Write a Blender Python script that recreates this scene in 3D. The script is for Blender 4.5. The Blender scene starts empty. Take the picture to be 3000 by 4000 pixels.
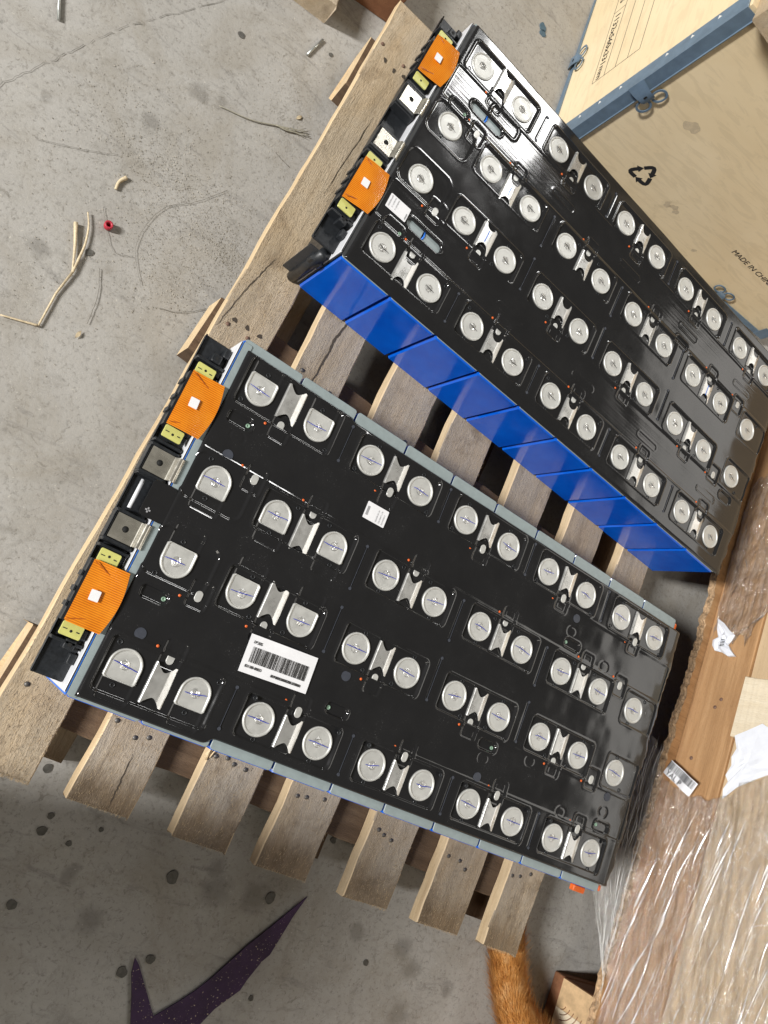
import bpy, bmesh, math, random
import numpy as np
from mathutils import Matrix, Vector

random.seed(7)
SC = bpy.context.scene
COL = SC.collection
rad = math.radians

# ------------------------------------------------------------------ camera
cam_d = bpy.data.cameras.new('camera')
cam = bpy.data.objects.new('camera', cam_d)
COL.objects.link(cam)
# rows: image right, image down, view direction (solved from the module geometry)
CR = ((0.7701, 0.3718, 0.5184), (0.4576, -0.8881, -0.0427), (0.4445, 0.2701, -0.8541))
cam.matrix_world = Matrix((
    (CR[0][0], -CR[1][0], -CR[2][0], -0.1612),
    (CR[0][1], -CR[1][1], -CR[2][1], -0.1271),
    (CR[0][2], -CR[1][2], -CR[2][2], 0.9305),
    (0, 0, 0, 1)))
cam_d.sensor_fit = 'VERTICAL'
cam_d.sensor_height = 36.0
cam_d.lens = 36.0 * 3028.0 / 4000.0
cam_d.clip_start = 0.02
cam_d.clip_end = 100
SC.camera = cam

# ------------------------------------------------------------------ light
world = bpy.data.worlds.new('World')
SC.world = world
world.use_nodes = True
bg = world.node_tree.nodes['Background']
bg.inputs[0].default_value = (1.0, 0.91, 0.72, 1)
bg.inputs[1].default_value = 0.066


def area(name, loc, target, sx, sy, power, color):
    l = bpy.data.lights.new(name, 'AREA')
    l.shape = 'RECTANGLE'
    l.size, l.size_y = sx, sy
    l.energy = power
    l.color = color
    o = bpy.data.objects.new(name, l)
    COL.objects.link(o)
    o.location = loc
    d = Vector(target) - Vector(loc)
    o.rotation_euler = d.to_track_quat('-Z', 'Y').to_euler()
    return o


# open door behind the photographer, a high window, the bright far side of the hall, an added high fill for rims and tan panel
area('door_light', (-4.6, -1.3, 3.2), (0.2, 0.15, 0.1), 0.45, 1.2, 365, (1.0, 0.985, 0.96))
area('window_light', (1.35, 3.55, 2.85), (0.3, 0.6, 0.2), 0.70, 0.42, 22, (1.0, 0.99, 0.97))
area('hall_light', (4.9, 1.3, 3.05), (0.6, 0.3, 0.15), 5.6, 1.8, 42, (1.0, 0.96, 0.90))
area('high_fill', (-0.7, -3.3, 3.9), (0.3, 0.3, 0.15), 1.1, 0.7, 22, (1.0, 0.94, 0.83))

SC.view_settings.view_transform = 'Standard'
SC.view_settings.look = 'None'
SC.view_settings.exposure = 0.57
SC.view_settings.gamma = 1.0
SC.view_settings.use_curve_mapping = False
SC.cycles.max_bounces = 10
SC.cycles.transparent_max_bounces = 16
SC.cycles.sample_clamp_indirect = 6.0
SC.cycles.caustics_reflective = False
SC.cycles.caustics_refractive = False
try:
    SC.cycles.use_denoising = True
    SC.cycles.denoiser = 'OPENIMAGEDENOISE'
except Exception:
    pass


# ------------------------------------------------------------------ materials
class NT:
    """tiny node-tree helper"""
    def __init__(self, name):
        self.m = bpy.data.materials.new(name)
        self.m.use_nodes = True
        self.t = self.m.node_tree
        self.b = self.t.nodes['Principled BSDF']
        self.out = self.t.nodes['Material Output']

    def n(self, typ, **kw):
        nd = self.t.nodes.new(typ)
        for k, v in kw.items():
            if k in nd.inputs:
                nd.inputs[k].default_value = v
            else:
                setattr(nd, k, v)
        return nd

    def l(self, a, b):
        self.t.links.new(a, b)

    def coord(self, scale=(1, 1, 1), rnd=0.0, rot=(0, 0, 0)):
        tc = self.n('ShaderNodeTexCoord')
        mp = self.n('ShaderNodeMapping')
        mp.inputs['Scale'].default_value = scale
        mp.inputs['Rotation'].default_value = rot
        src = tc.outputs['Object']
        if rnd:
            oi = self.n('ShaderNodeObjectInfo')
            mul = self.n('ShaderNodeVectorMath', operation='SCALE')
            cx = self.n('ShaderNodeCombineXYZ')
            self.l(oi.outputs['Random'], cx.inputs[0])
            self.l(oi.outputs['Random'], cx.inputs[1])
            self.l(oi.outputs['Random'], cx.inputs[2])
            self.l(cx.outputs[0], mul.inputs[0])
            mul.inputs['Scale'].default_value = rnd
            ad = self.n('ShaderNodeVectorMath', operation='ADD')
            self.l(src, ad.inputs[0])
            self.l(mul.outputs[0], ad.inputs[1])
            src = ad.outputs[0]
        self.l(src, mp.inputs[0])
        return mp.outputs[0]

    def noise(self, vec, scale, detail=4, rough=0.6, dist=0.0):
        nd = self.n('ShaderNodeTexNoise')
        nd.inputs['Scale'].default_value = scale
        nd.inputs['Detail'].default_value = detail
        nd.inputs['Roughness'].default_value = rough
        nd.inputs['Distortion'].default_value = dist
        self.l(vec, nd.inputs['Vector'])
        return nd.outputs[0]

    def ramp(self, fac, stops, interp='LINEAR'):
        r = self.n('ShaderNodeValToRGB')
        r.color_ramp.interpolation = interp
        e = r.color_ramp.elements
        while len(e) < len(stops):
            e.new(0.5)
        for i, (p, c) in enumerate(stops):
            e[i].position = p
            e[i].color = (c[0], c[1], c[2], 1) if not isinstance(c, (int, float)) else (c, c, c, 1)
        self.l(fac, r.inputs[0])
        return r.outputs[0]

    def mix(self, fac, a, b, mode='MIX'):
        m = self.n('ShaderNodeMix', data_type='RGBA', blend_type=mode)
        for sock, v in ((m.inputs[0], fac), (m.inputs[6], a), (m.inputs[7], b)):
            if isinstance(v, (int, float)):
                sock.default_value = v
            elif isinstance(v, tuple):
                sock.default_value = (v[0], v[1], v[2], 1)
            else:
                self.l(v, sock)
        return m.outputs[2]

    def math(self, op, a, b=0.0):
        m = self.n('ShaderNodeMath', operation=op)
        for i, v in enumerate((a, b)):
            if isinstance(v, (int, float)):
                m.inputs[i].default_value = v
            else:
                self.l(v, m.inputs[i])
        return m.outputs[0]

    def bump(self, h, strength, dist, prev=None):
        b = self.n('ShaderNodeBump')
        b.inputs['Strength'].default_value = strength
        b.inputs['Distance'].default_value = dist
        self.l(h, b.inputs['Height'])
        if prev is not None:
            self.l(prev, b.inputs['Normal'])
        return b.outputs[0]

    def set(self, **kw):
        names = {'base': 'Base Color', 'rough': 'Roughness', 'metal': 'Metallic', 'spec': 'Specular IOR Level',
                 'coat': 'Coat Weight', 'coatr': 'Coat Roughness', 'normal': 'Normal', 'trans': 'Transmission Weight',
                 'alpha': 'Alpha', 'aniso': 'Anisotropic', 'sheen': 'Sheen Weight', 'sss': 'Subsurface Weight'}
        for k, v in kw.items():
            s = self.b.inputs[names[k]]
            if isinstance(v, (int, float)):
                s.default_value = v
            elif isinstance(v, tuple):
                s.default_value = (v[0], v[1], v[2], 1)
            else:
                self.l(v, s)
        return self


def simple(name, base, rough=0.5, metal=0.0, nscale=200, namp=0.12, bump=0.0, bdist=0.0005, coat=0.0, spec=0.5, rvar=0.1):
    t = NT(name)
    v = t.coord(rnd=3.0)
    f = t.noise(v, nscale, 5, 0.65)
    lo = tuple(c * (1 - namp) for c in base)
    hi = tuple(min(1, c * (1 + namp)) for c in base)
    t.set(base=t.ramp(f, [(0.3, lo), (0.7, hi)]), metal=metal, coat=coat, spec=spec)
    f2 = t.noise(v, nscale * 0.37, 4, 0.6)
    t.set(rough=t.ramp(f2, [(0.25, max(0.02, rough - rvar)), (0.75, min(1, rough + rvar))]))
    if bump:
        t.set(normal=t.bump(f, bump, bdist))
    return t.m


def wood(name, dark, mid, light, rough=0.75, fuzz=1.0, gscale=1.0, stain=None, vary=0.0, end_x=None):
    """grain runs along local x"""
    t = NT(name)
    v = t.coord(scale=(5.0, 48 * gscale, 48 * gscale), rnd=9.0)
    g = t.noise(v, 1.6, 7, 0.68, 0.35)
    v2 = t.coord(scale=(1.2, 9, 9), rnd=5.0)
    b = t.noise(v2, 2.0, 4, 0.6, 0.6)
    v3 = t.coord(scale=(28, 130, 130), rnd=4.0)
    s = t.noise(v3, 5.0, 6, 0.75)
    c = t.ramp(g, [(0.22, dark), (0.5, mid), (0.78, light)])
    c = t.mix(t.ramp(b, [(0.35, 0.0), (0.7, 0.55)]), c, tuple(x * 0.72 for x in mid))
    c = t.mix(t.ramp(s, [(0.30, 0.4), (0.46, 0.0)]), c, tuple(x * 0.55 for x in dark))
    if stain:
        v4 = t.coord(rnd=7.0)
        st = t.noise(v4, 14, 5, 0.7, 0.4)
        c = t.mix(t.ramp(st, [(0.52, 0.0), (0.68, 0.75)]), c, stain)
    if vary:
        oi = t.n('ShaderNodeObjectInfo')
        c = t.mix(t.math('MULTIPLY', oi.outputs['Random'], vary), c, t.mix(1.0, c, (0.98, 0.88, 0.74), 'MULTIPLY'))
        v5 = t.coord(scale=(1, 2.2, 2.2), rnd=11.0)
        wn = t.noise(v5, 7.0, 5, 0.65, 0.6)
        c = t.mix(t.ramp(wn, [(0.42, 0.0), (0.66, 0.65)]), c, t.mix(1.0, c, (1.02, 0.90, 0.73), 'MULTIPLY'))
        c = t.mix(t.ramp(wn, [(0.28, 0.6), (0.42, 0.0)]), c, t.mix(1.0, c, (0.80, 0.80, 0.82), 'MULTIPLY'))
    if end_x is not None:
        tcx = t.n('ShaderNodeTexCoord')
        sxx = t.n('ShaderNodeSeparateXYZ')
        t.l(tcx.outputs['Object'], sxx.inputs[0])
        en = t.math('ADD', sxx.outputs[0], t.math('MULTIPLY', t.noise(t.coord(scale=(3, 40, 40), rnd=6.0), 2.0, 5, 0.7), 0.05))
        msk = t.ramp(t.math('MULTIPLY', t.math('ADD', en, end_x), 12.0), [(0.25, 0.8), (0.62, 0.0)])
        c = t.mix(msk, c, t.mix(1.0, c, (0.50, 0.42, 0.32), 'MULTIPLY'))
    spk = t.noise(t.coord(scale=(60, 160, 160), rnd=8.0), 6.0, 4, 0.8)
    c = t.mix(t.ramp(spk, [(0.58, 0.0), (0.70, 0.55)]), c, light)
    c = t.mix(t.ramp(spk, [(0.30, 0.5), (0.40, 0.0)]), c, tuple(x * 0.5 for x in dark))
    v6 = t.coord(scale=(9, 420, 420), rnd=3.0)
    hl = t.noise(v6, 1.0, 3, 0.6, 0.2)
    c = t.mix(t.ramp(hl, [(0.28, 0.35), (0.42, 0.0)]), c, tuple(x * 0.45 for x in dark))
    h = t.math('ADD', t.math('MULTIPLY', g, 0.55), t.math('MULTIPLY', s, 0.8))
    t.set(base=c, rough=rough, spec=0.25, normal=t.bump(h, 0.75 * fuzz, 0.0022))
    return t.m


BLOTCH = [(0.3649, -0.3537, .018), (0.3119, -0.3577, .020), (0.136, -0.3816, .010), (0.6136, -0.3653, .016), (0.6413, -0.3877, .015), (0.7144, -0.4026, .010),
          (0.6449, -0.4478, .018), (-0.1483, 0.5181, .013), (-0.120, 0.5289, .009), (-0.2081, 0.2274, .012), (-0.1788, 0.444, .012), (-0.281, 0.386, .007),
          (0.30, -0.335, .012), (0.18, -0.42, .016), (0.53, -0.36, .012)]


def make_concrete():
    t = NT('concrete')
    v = t.coord()
    big = t.noise(v, 2.3, 5, 0.6, 0.4)
    mid = t.noise(v, 11, 6, 0.65, 0.5)
    fine = t.noise(v, 170, 6, 0.75)
    grit = t.noise(v, 620, 3, 0.7)
    c = t.ramp(big, [(0.3, (0.36, 0.343, 0.312)), (0.7, (0.46, 0.445, 0.42))])
    c = t.mix(t.ramp(mid, [(0.48, 0.0), (0.75, 0.55)]), c, (0.29, 0.272, 0.245))
    c = t.mix(t.ramp(mid, [(0.22, 0.35), (0.4, 0.0)]), c, (0.5, 0.49, 0.47))
    c = t.mix(t.ramp(fine, [(0.34, 0.55), (0.46, 0.0)]), c, (0.17, 0.16, 0.145))
    c = t.mix(t.ramp(grit, [(0.62, 0.0), (0.74, 0.5)]), c, (0.62, 0.6, 0.56))
    d3 = t.noise(v, 34, 7, 0.72, 0.9)
    c = t.mix(t.ramp(d3, [(0.54, 0.0), (0.70, 0.6)]), c, (0.24, 0.225, 0.20))
    # old oil blotches soaked into the slab
    nz = t.n('ShaderNodeTexNoise')
    nz.inputs['Scale'].default_value = 60
    t.l(v, nz.inputs['Vector'])
    wv = t.n('ShaderNodeVectorMath', operation='SCALE')
    t.l(nz.outputs['Color'], wv.inputs[0])
    wv.inputs['Scale'].default_value = 0.018
    av = t.n('ShaderNodeVectorMath', operation='ADD')
    t.l(v, av.inputs[0])
    t.l(wv.outputs[0], av.inputs[1])
    acc = None
    for (bx, by, br) in BLOTCH:
        dn = t.n('ShaderNodeVectorMath', operation='DISTANCE')
        t.l(av.outputs[0], dn.inputs[0])
        dn.inputs[1].default_value = (bx + .009, by + .009, 0.009)
        q = t.math('DIVIDE', dn.outputs['Value'], br * 3.0)
        acc = q if acc is None else t.math('MINIMUM', acc, q)
    c = t.mix(t.ramp(acc, [(0.18, 0.48), (0.42, 0.0)]), c, (0.145, 0.135, 0.12))
    dirt = t.noise(v, 6.5, 7, 0.7, 1.1)
    c = t.mix(t.ramp(dirt, [(0.47, 0.0), (0.64, 0.36)]), c, (0.27, 0.235, 0.18))
    d4 = t.noise(v, 95, 6, 0.75, 1.4)
    c = t.mix(t.ramp(d4, [(0.57, 0.0), (0.66, 0.55)]), c, (0.16, 0.145, 0.12))
    c = t.mix(t.ramp(t.noise(v, 240, 3, 0.6, 0.5), [(0.67, 0.0), (0.73, 0.6)]), c, (0.60, 0.57, 0.50))
    # scuffs: stretched dark streaks
    vs = t.coord(scale=(7, 34, 1), rot=(0, 0, rad(28)))
    sc_ = t.noise(vs, 1.4, 6, 0.7, 0.8)
    c = t.mix(t.ramp(sc_, [(0.57, 0.0), (0.72, 0.6)]), c, (0.17, 0.16, 0.15))
    # paint and oil specks
    vo = t.n('ShaderNodeTexVoronoi', feature='F1')
    vo.inputs['Scale'].default_value = 26
    t.l(t.coord(), vo.inputs['Vector'])
    spk = t.ramp(vo.outputs['Distance'], [(0.035, 1.0), (0.07, 0.0)])
    c = t.mix(t.math('MULTIPLY', spk, 0.3), c, (0.08, 0.075, 0.065))
    h = t.math('ADD', t.math('MULTIPLY', fine, 0.6), t.math('MULTIPLY', mid, 0.8))
    t.set(base=c, rough=t.ramp(mid, [(0.3, 0.62), (0.7, 0.85)]), spec=0.3, normal=t.bump(h, 0.55, 0.0018))
    return t.m


def make_cover(name, dust, lines):
    t = NT(name)
    v = t.coord()
    d1 = t.noise(v, 900, 3, 0.7)
    d2 = t.noise(v, 24, 5, 0.65)
    base = t.mix(t.ramp(d2, [(0.35, 0.0), (0.75, 0.5)]), (0.014, 0.014, 0.015), (0.022, 0.022, 0.023))
    if dust:
        amt = t.math('MULTIPLY', t.ramp(d1, [(0.66, 0.0), (0.72, 0.7)]), t.ramp(d2, [(0.54, 0.0), (0.68, 1.0)]))
        base = t.mix(amt, base, (0.45, 0.45, 0.44))
    n1 = t.bump(t.noise(v, 60, 3, 0.5), 0.05, 0.0006)
    if lines:
        wn = t.noise(t.coord(scale=(5, 300, 1)), 1.0, 3, 0.55, 0.0)
        sx = t.n('ShaderNodeSeparateXYZ')
        t.l(v, sx.inputs[0])
        ay = t.math('ABSOLUTE', sx.outputs[1])
        band = t.math('MULTIPLY', t.ramp(t.math('MULTIPLY', ay, 5.0), [(0.36, 0.0), (0.39, 1.0)]),
                      t.ramp(t.math('MULTIPLY', ay, 5.0), [(0.58, 1.0), (0.60, 0.0)]))
        n1 = t.bump(t.math('MULTIPLY', wn, band), 0.17, 0.0009, n1)
    t.set(base=base, rough=t.ramp(d2, [(0.3, 0.06), (0.75, 0.14)]), spec=0.62, normal=n1)
    return t.m


def make_orange():
    t = NT('orange_flex')
    v = t.coord()
    w = t.n('ShaderNodeTexWave', wave_type='BANDS', bands_direction='Y')
    w.inputs['Scale'].default_value = 155
    w.inputs['Distortion'].default_value = 1.2
    w.inputs['Detail'].default_value = 0
    w.inputs['Detail Scale'].default_value = 0.05
    t.l(v, w.inputs['Vector'])
    n = t.noise(v, 40, 3)
    c = t.mix(w.outputs[0], (0.44, 0.105, 0.004), (0.80, 0.25, 0.008))
    c = t.mix(t.ramp(n, [(0.4, 0.0), (0.7, 0.4)]), c, (0.80, 0.30, 0.02))
    t.set(base=c, rough=0.2, spec=0.7, coat=1.0, coatr=0.06, normal=t.bump(w.outputs[0], 0.35, 0.0006))
    return t.m


def make_alu(name, base, rough, metal, brushed=True):
    t = NT(name)
    v = t.coord(scale=(1, 1, 1), rnd=4.0)
    f = t.noise(v, 700, 3, 0.7)
    g = t.noise(v, 90, 4, 0.6)
    b = t.ramp(g, [(0.3, tuple(x * 0.88 for x in base)), (0.7, base)])
    t.set(base=b, metal=metal, rough=t.ramp(g, [(0.3, rough - 0.07), (0.7, rough + 0.08)]),
          normal=t.bump(f, 0.12, 0.0002))
    return t.m


def make_film():
    t = NT('stretch_film')
    t.t.nodes.remove(t.b)
    v = t.coord()
    vs = t.coord(scale=(60, 9, 150), rot=(rad(12), 0, 0))
    s1 = t.noise(vs, 1.0, 6, 0.7, 0.6)
    vd = t.coord(scale=(60, 46, 60), rot=(rad(-35), 0, 0))
    s2 = t.noise(vd, 1.0, 5, 0.7, 1.0)
    h = t.math('ADD', s1, t.math('MULTIPLY', s2, 0.7))
    nrm = t.bump(h, 0.8, 0.006)
    gl = t.n('ShaderNodeBsdfGlossy')
    gl.inputs['Roughness'].default_value = 0.07
    gl.inputs['Color'].default_value = (1, 0.99, 0.97, 1)
    t.l(nrm, gl.inputs['Normal'])
    tr = t.n('ShaderNodeBsdfTransparent')
    tr.inputs['Color'].default_value = (0.985, 0.98, 0.97, 1)
    df = t.n('ShaderNodeBsdfDiffuse')
    df.inputs['Color'].default_value = (0.9, 0.88, 0.84, 1)
    lw = t.n('ShaderNodeLayerWeight')
    lw.inputs['Blend'].default_value = 0.22
    t.l(nrm, lw.inputs['Normal'])
    m1 = t.n('ShaderNodeMixShader')
    t.l(t.math('ADD', t.math('MULTIPLY', lw.outputs['Fresnel'], 0.8), 0.11), m1.inputs[0])
    t.l(tr.outputs[0], m1.inputs[1])
    t.l(gl.outputs[0], m1.inputs[2])
    m2 = t.n('ShaderNodeMixShader')
    t.l(t.ramp(h, [(0.78, 0.03), (1.05, 0.13)]), m2.inputs[0])
    t.l(m1.outputs[0], m2.inputs[1])
    t.l(df.outputs[0], m2.inputs[2])
    t.l(m2.outputs[0], t.out.inputs[0])
    return t.m


def make_ply(name, a, b, dirt):
    t = NT(name)
    v = t.coord(scale=(1, 1, 1), rnd=2.0)
    big = t.noise(v, 6, 4, 0.6, 0.7)
    vein = t.noise(t.coord(scale=(3, 3, 16)), 4, 6, 0.65, 1.5)
    c = t.ramp(big, [(0.3, a), (0.7, b)])
    c = t.mix(t.ramp(vein, [(0.42, 0.25), (0.5, 0.0)]), c, tuple(x * 0.72 for x in a))
    s = t.noise(v, 17, 6, 0.7, 0.4)
    c = t.mix(t.ramp(s, [(0.62, 0.0), (0.78, 0.55)]), c, dirt)
    f = t.noise(v, 300, 4)
    t.set(base=c, rough=0.55, spec=0.35, normal=t.bump(f, 0.12, 0.0006))
    return t.m


def make_cell_blue():
    t = NT('blue_cell_film')
    v = t.coord(rnd=3.0)
    f = t.noise(v, 30, 5, 0.6)
    sc_ = t.noise(t.coord(scale=(300, 300, 12), rnd=3.0), 1.0, 5, 0.7)
    c = t.ramp(f, [(0.3, (0.002, 0.085, 0.52)), (0.7, (0.003, 0.125, 0.64))])
    c = t.mix(t.ramp(sc_, [(0.68, 0.0), (0.8, 0.25)]), c, (0.08, 0.16, 0.55))
    t.set(base=c, rough=t.ramp(f, [(0.3, 0.08), (0.7, 0.18)]), spec=0.6, coat=0.3, coatr=0.08, normal=t.bump(t.noise(v, 16, 3, 0.5), 0.14, 0.003))
    return t.m


M = {}
M['concrete'] = make_concrete()
M['cover_low'] = make_cover('black_formed_film_dusty', True, False)
M['cover_up'] = make_cover('black_formed_film', False, True)
M['alu'] = make_alu('aluminium_busbar', (0.70, 0.70, 0.67), 0.46, 0.5)
M['weld'] = make_alu('weld_bead', (0.78, 0.78, 0.76), 0.30, 0.75)
M['bridge'] = make_alu('aluminium_bridge', (0.90, 0.90, 0.88), 0.30, 0.8)
M['nickel'] = make_alu('nickel_plate', (0.72, 0.69, 0.61), 0.27, 0.85)
M['blue'] = make_cell_blue()
M['lid'] = simple('grey_cell_lid', (0.27, 0.32, 0.325), 0.4, nscale=120, namp=0.08)
M['black'] = simple('black_plastic', (0.016, 0.018, 0.021), 0.38, nscale=300, namp=0.35, bump=0.1)
M['rubber'] = simple('dark_grey_rubber', (0.035, 0.036, 0.038), 0.55, nscale=300)
M['white_sheet'] = simple('white_insulation', (0.72, 0.73, 0.76), 0.35, nscale=80, namp=0.06)
M['orange'] = make_orange()
M['yellow'] = simple('yellow_board', (0.56, 0.55, 0.17), 0.38, nscale=150, namp=0.06)
M['label'] = simple('white_label', (0.80, 0.80, 0.82), 0.5, nscale=90, namp=0.03)
M['ink'] = simple('black_ink', (0.02, 0.02, 0.022), 0.6, nscale=100)
M['grey_ink'] = simple('grey_ink', (0.32, 0.32, 0.33), 0.6, nscale=100)
M['pen_blue'] = simple('blue_pen', (0.015, 0.03, 0.40), 0.5, nscale=400, namp=0.4)
M['pen_black'] = simple('black_pen', (0.012, 0.012, 0.014), 0.5, nscale=400)
M['blue_line'] = simple('blue_stripe', (0.03, 0.17, 0.65), 0.4)
M['dot'] = simple('blue_grey_dot', (0.045, 0.05, 0.065), 0.5, nscale=300)
M['green'] = simple('pale_green_rivet', (0.22, 0.34, 0.25), 0.4)
M['orange_plain'] = simple('orange_plastic', (0.72, 0.13, 0.02), 0.4)
M['liner'] = simple('dark_sleeve', (0.012, 0.012, 0.013), 0.8, spec=0.1)
M['hole'] = simple('dark_hole', (0.006, 0.006, 0.006), 0.8)
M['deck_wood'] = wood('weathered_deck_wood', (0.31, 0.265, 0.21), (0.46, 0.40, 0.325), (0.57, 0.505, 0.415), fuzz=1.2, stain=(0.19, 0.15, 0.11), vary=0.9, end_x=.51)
M['board_wood'] = wood('weathered_board_wood', (0.40, 0.325, 0.235), (0.55, 0.465, 0.35), (0.65, 0.56, 0.435), fuzz=1.4, stain=(0.26, 0.20, 0.14), vary=0.5)
M['fresh_wood'] = wood('fresh_cut_wood', (0.55, 0.38, 0.21), (0.72, 0.55, 0.34), (0.82, 0.66, 0.44), fuzz=0.6)
M['dark_wood'] = wood('dark_brown_wood', (0.07, 0.045, 0.028), (0.13, 0.085, 0.055), (0.20, 0.14, 0.09), fuzz=0.8)
M['red_wood'] = wood('reddish_sawn_wood', (0.16, 0.065, 0.03), (0.27, 0.12, 0.06), (0.36, 0.18, 0.09), fuzz=0.8)
M['pine'] = wood('orange_pine_wood', (0.30, 0.16, 0.07), (0.48, 0.28, 0.135), (0.62, 0.39, 0.205), fuzz=0.35, rough=0.55)
M['pale_pine'] = wood('pale_pine_wood', (0.68, 0.56, 0.38), (0.80, 0.69, 0.51), (0.86, 0.77, 0.60), fuzz=0.3, rough=0.6)
M['tan_board'] = wood('tan_plywood_wall', (0.56, 0.40, 0.235), (0.63, 0.465, 0.285), (0.69, 0.525, 0.335), fuzz=0.2, rough=0.6)
M['end_grain'] = simple('end_grain_wood', (0.58, 0.40, 0.22), 0.75, nscale=60, namp=0.25, bump=0.3, bdist=0.001)
M['fibre_edge'] = simple('ragged_board_edge', (0.42, 0.28, 0.16), 0.85, nscale=130, namp=0.45, bump=0.9, bdist=0.003)
M['ply'] = make_ply('pale_plywood', (0.80, 0.64, 0.40), (0.87, 0.72, 0.48), (0.46, 0.35, 0.2))
M['smudge'] = simple('smudge', (0.60, 0.49, 0.33), .6)
M['steel'] = simple('blue_grey_steel', (0.17, 0.245, 0.33), 0.36, metal=0.3, nscale=60, namp=0.15)
M['bright'] = simple('bright_cut_steel', (0.75, 0.74, 0.70), 0.5, nscale=100)
M['film'] = make_film()
t = NT('film_crease')
t.set(base=(0.88, 0.88, 0.86), rough=0.08, spec=1.0, alpha=0.5, coat=1.0, coatr=0.03)
M['fold'] = t.m
M['paper'] = simple('white_paper', (0.78, 0.80, 0.85), 0.7, nscale=40, namp=0.05, bump=0.3, bdist=0.002)
M['purple'] = simple('purple_plastic_sheet', (0.046, 0.020, 0.066), 0.6, nscale=25, namp=0.35, bump=0.5, bdist=0.004)
M['straw'] = simple('dry_straw', (0.62, 0.51, 0.34), 0.7, nscale=300, namp=0.25)
M['grass'] = simple('dry_grey_grass', (0.34, 0.32, 0.25), 0.7, nscale=300, namp=0.25)
M['thread'] = simple('grey_thread', (0.20, 0.185, 0.16), 0.8)
M['rod'] = simple('galvanised_rod', (0.48, 0.50, 0.48), 0.35, metal=0.7)
M['trace'] = simple('copper_trace', (0.38, 0.09, 0.01), 0.4)
M['red'] = simple('red_plastic', (0.42, 0.03, 0.05), 0.4)
M['grit'] = simple('grit_and_sawdust', (0.37, 0.34, 0.285), 0.85, nscale=90, namp=0.5)
M['flake'] = simple('pale_wood_flakes', (0.60, 0.50, 0.36), 0.8, nscale=200, namp=0.4)
M['stain'] = simple('oil_stain', (0.105, 0.10, 0.088), 0.55, nscale=200, namp=0.35)
M['stain_soft'] = simple('faded_stain', (0.20, 0.19, 0.17), 0.7, nscale=120, namp=0.3)
M['blue_paint'] = simple('blue_paint_drop', (0.07, 0.13, 0.18), 0.5)
M['crack'] = simple('dark_crack', (0.07, 0.055, 0.04), 0.9)
M['nail'] = simple('nail_head', (0.13, 0.12, 0.11), 0.5, metal=0.5, nscale=500, namp=0.4)
M['nail_rust'] = simple('rusty_nail_head', (0.17, 0.10, 0.07), 0.7, nscale=500, namp=0.4)
M['shade_blocker'] = simple('shade_blocker_grey', (0.30, 0.28, 0.24), 0.7, nscale=30)


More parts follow.
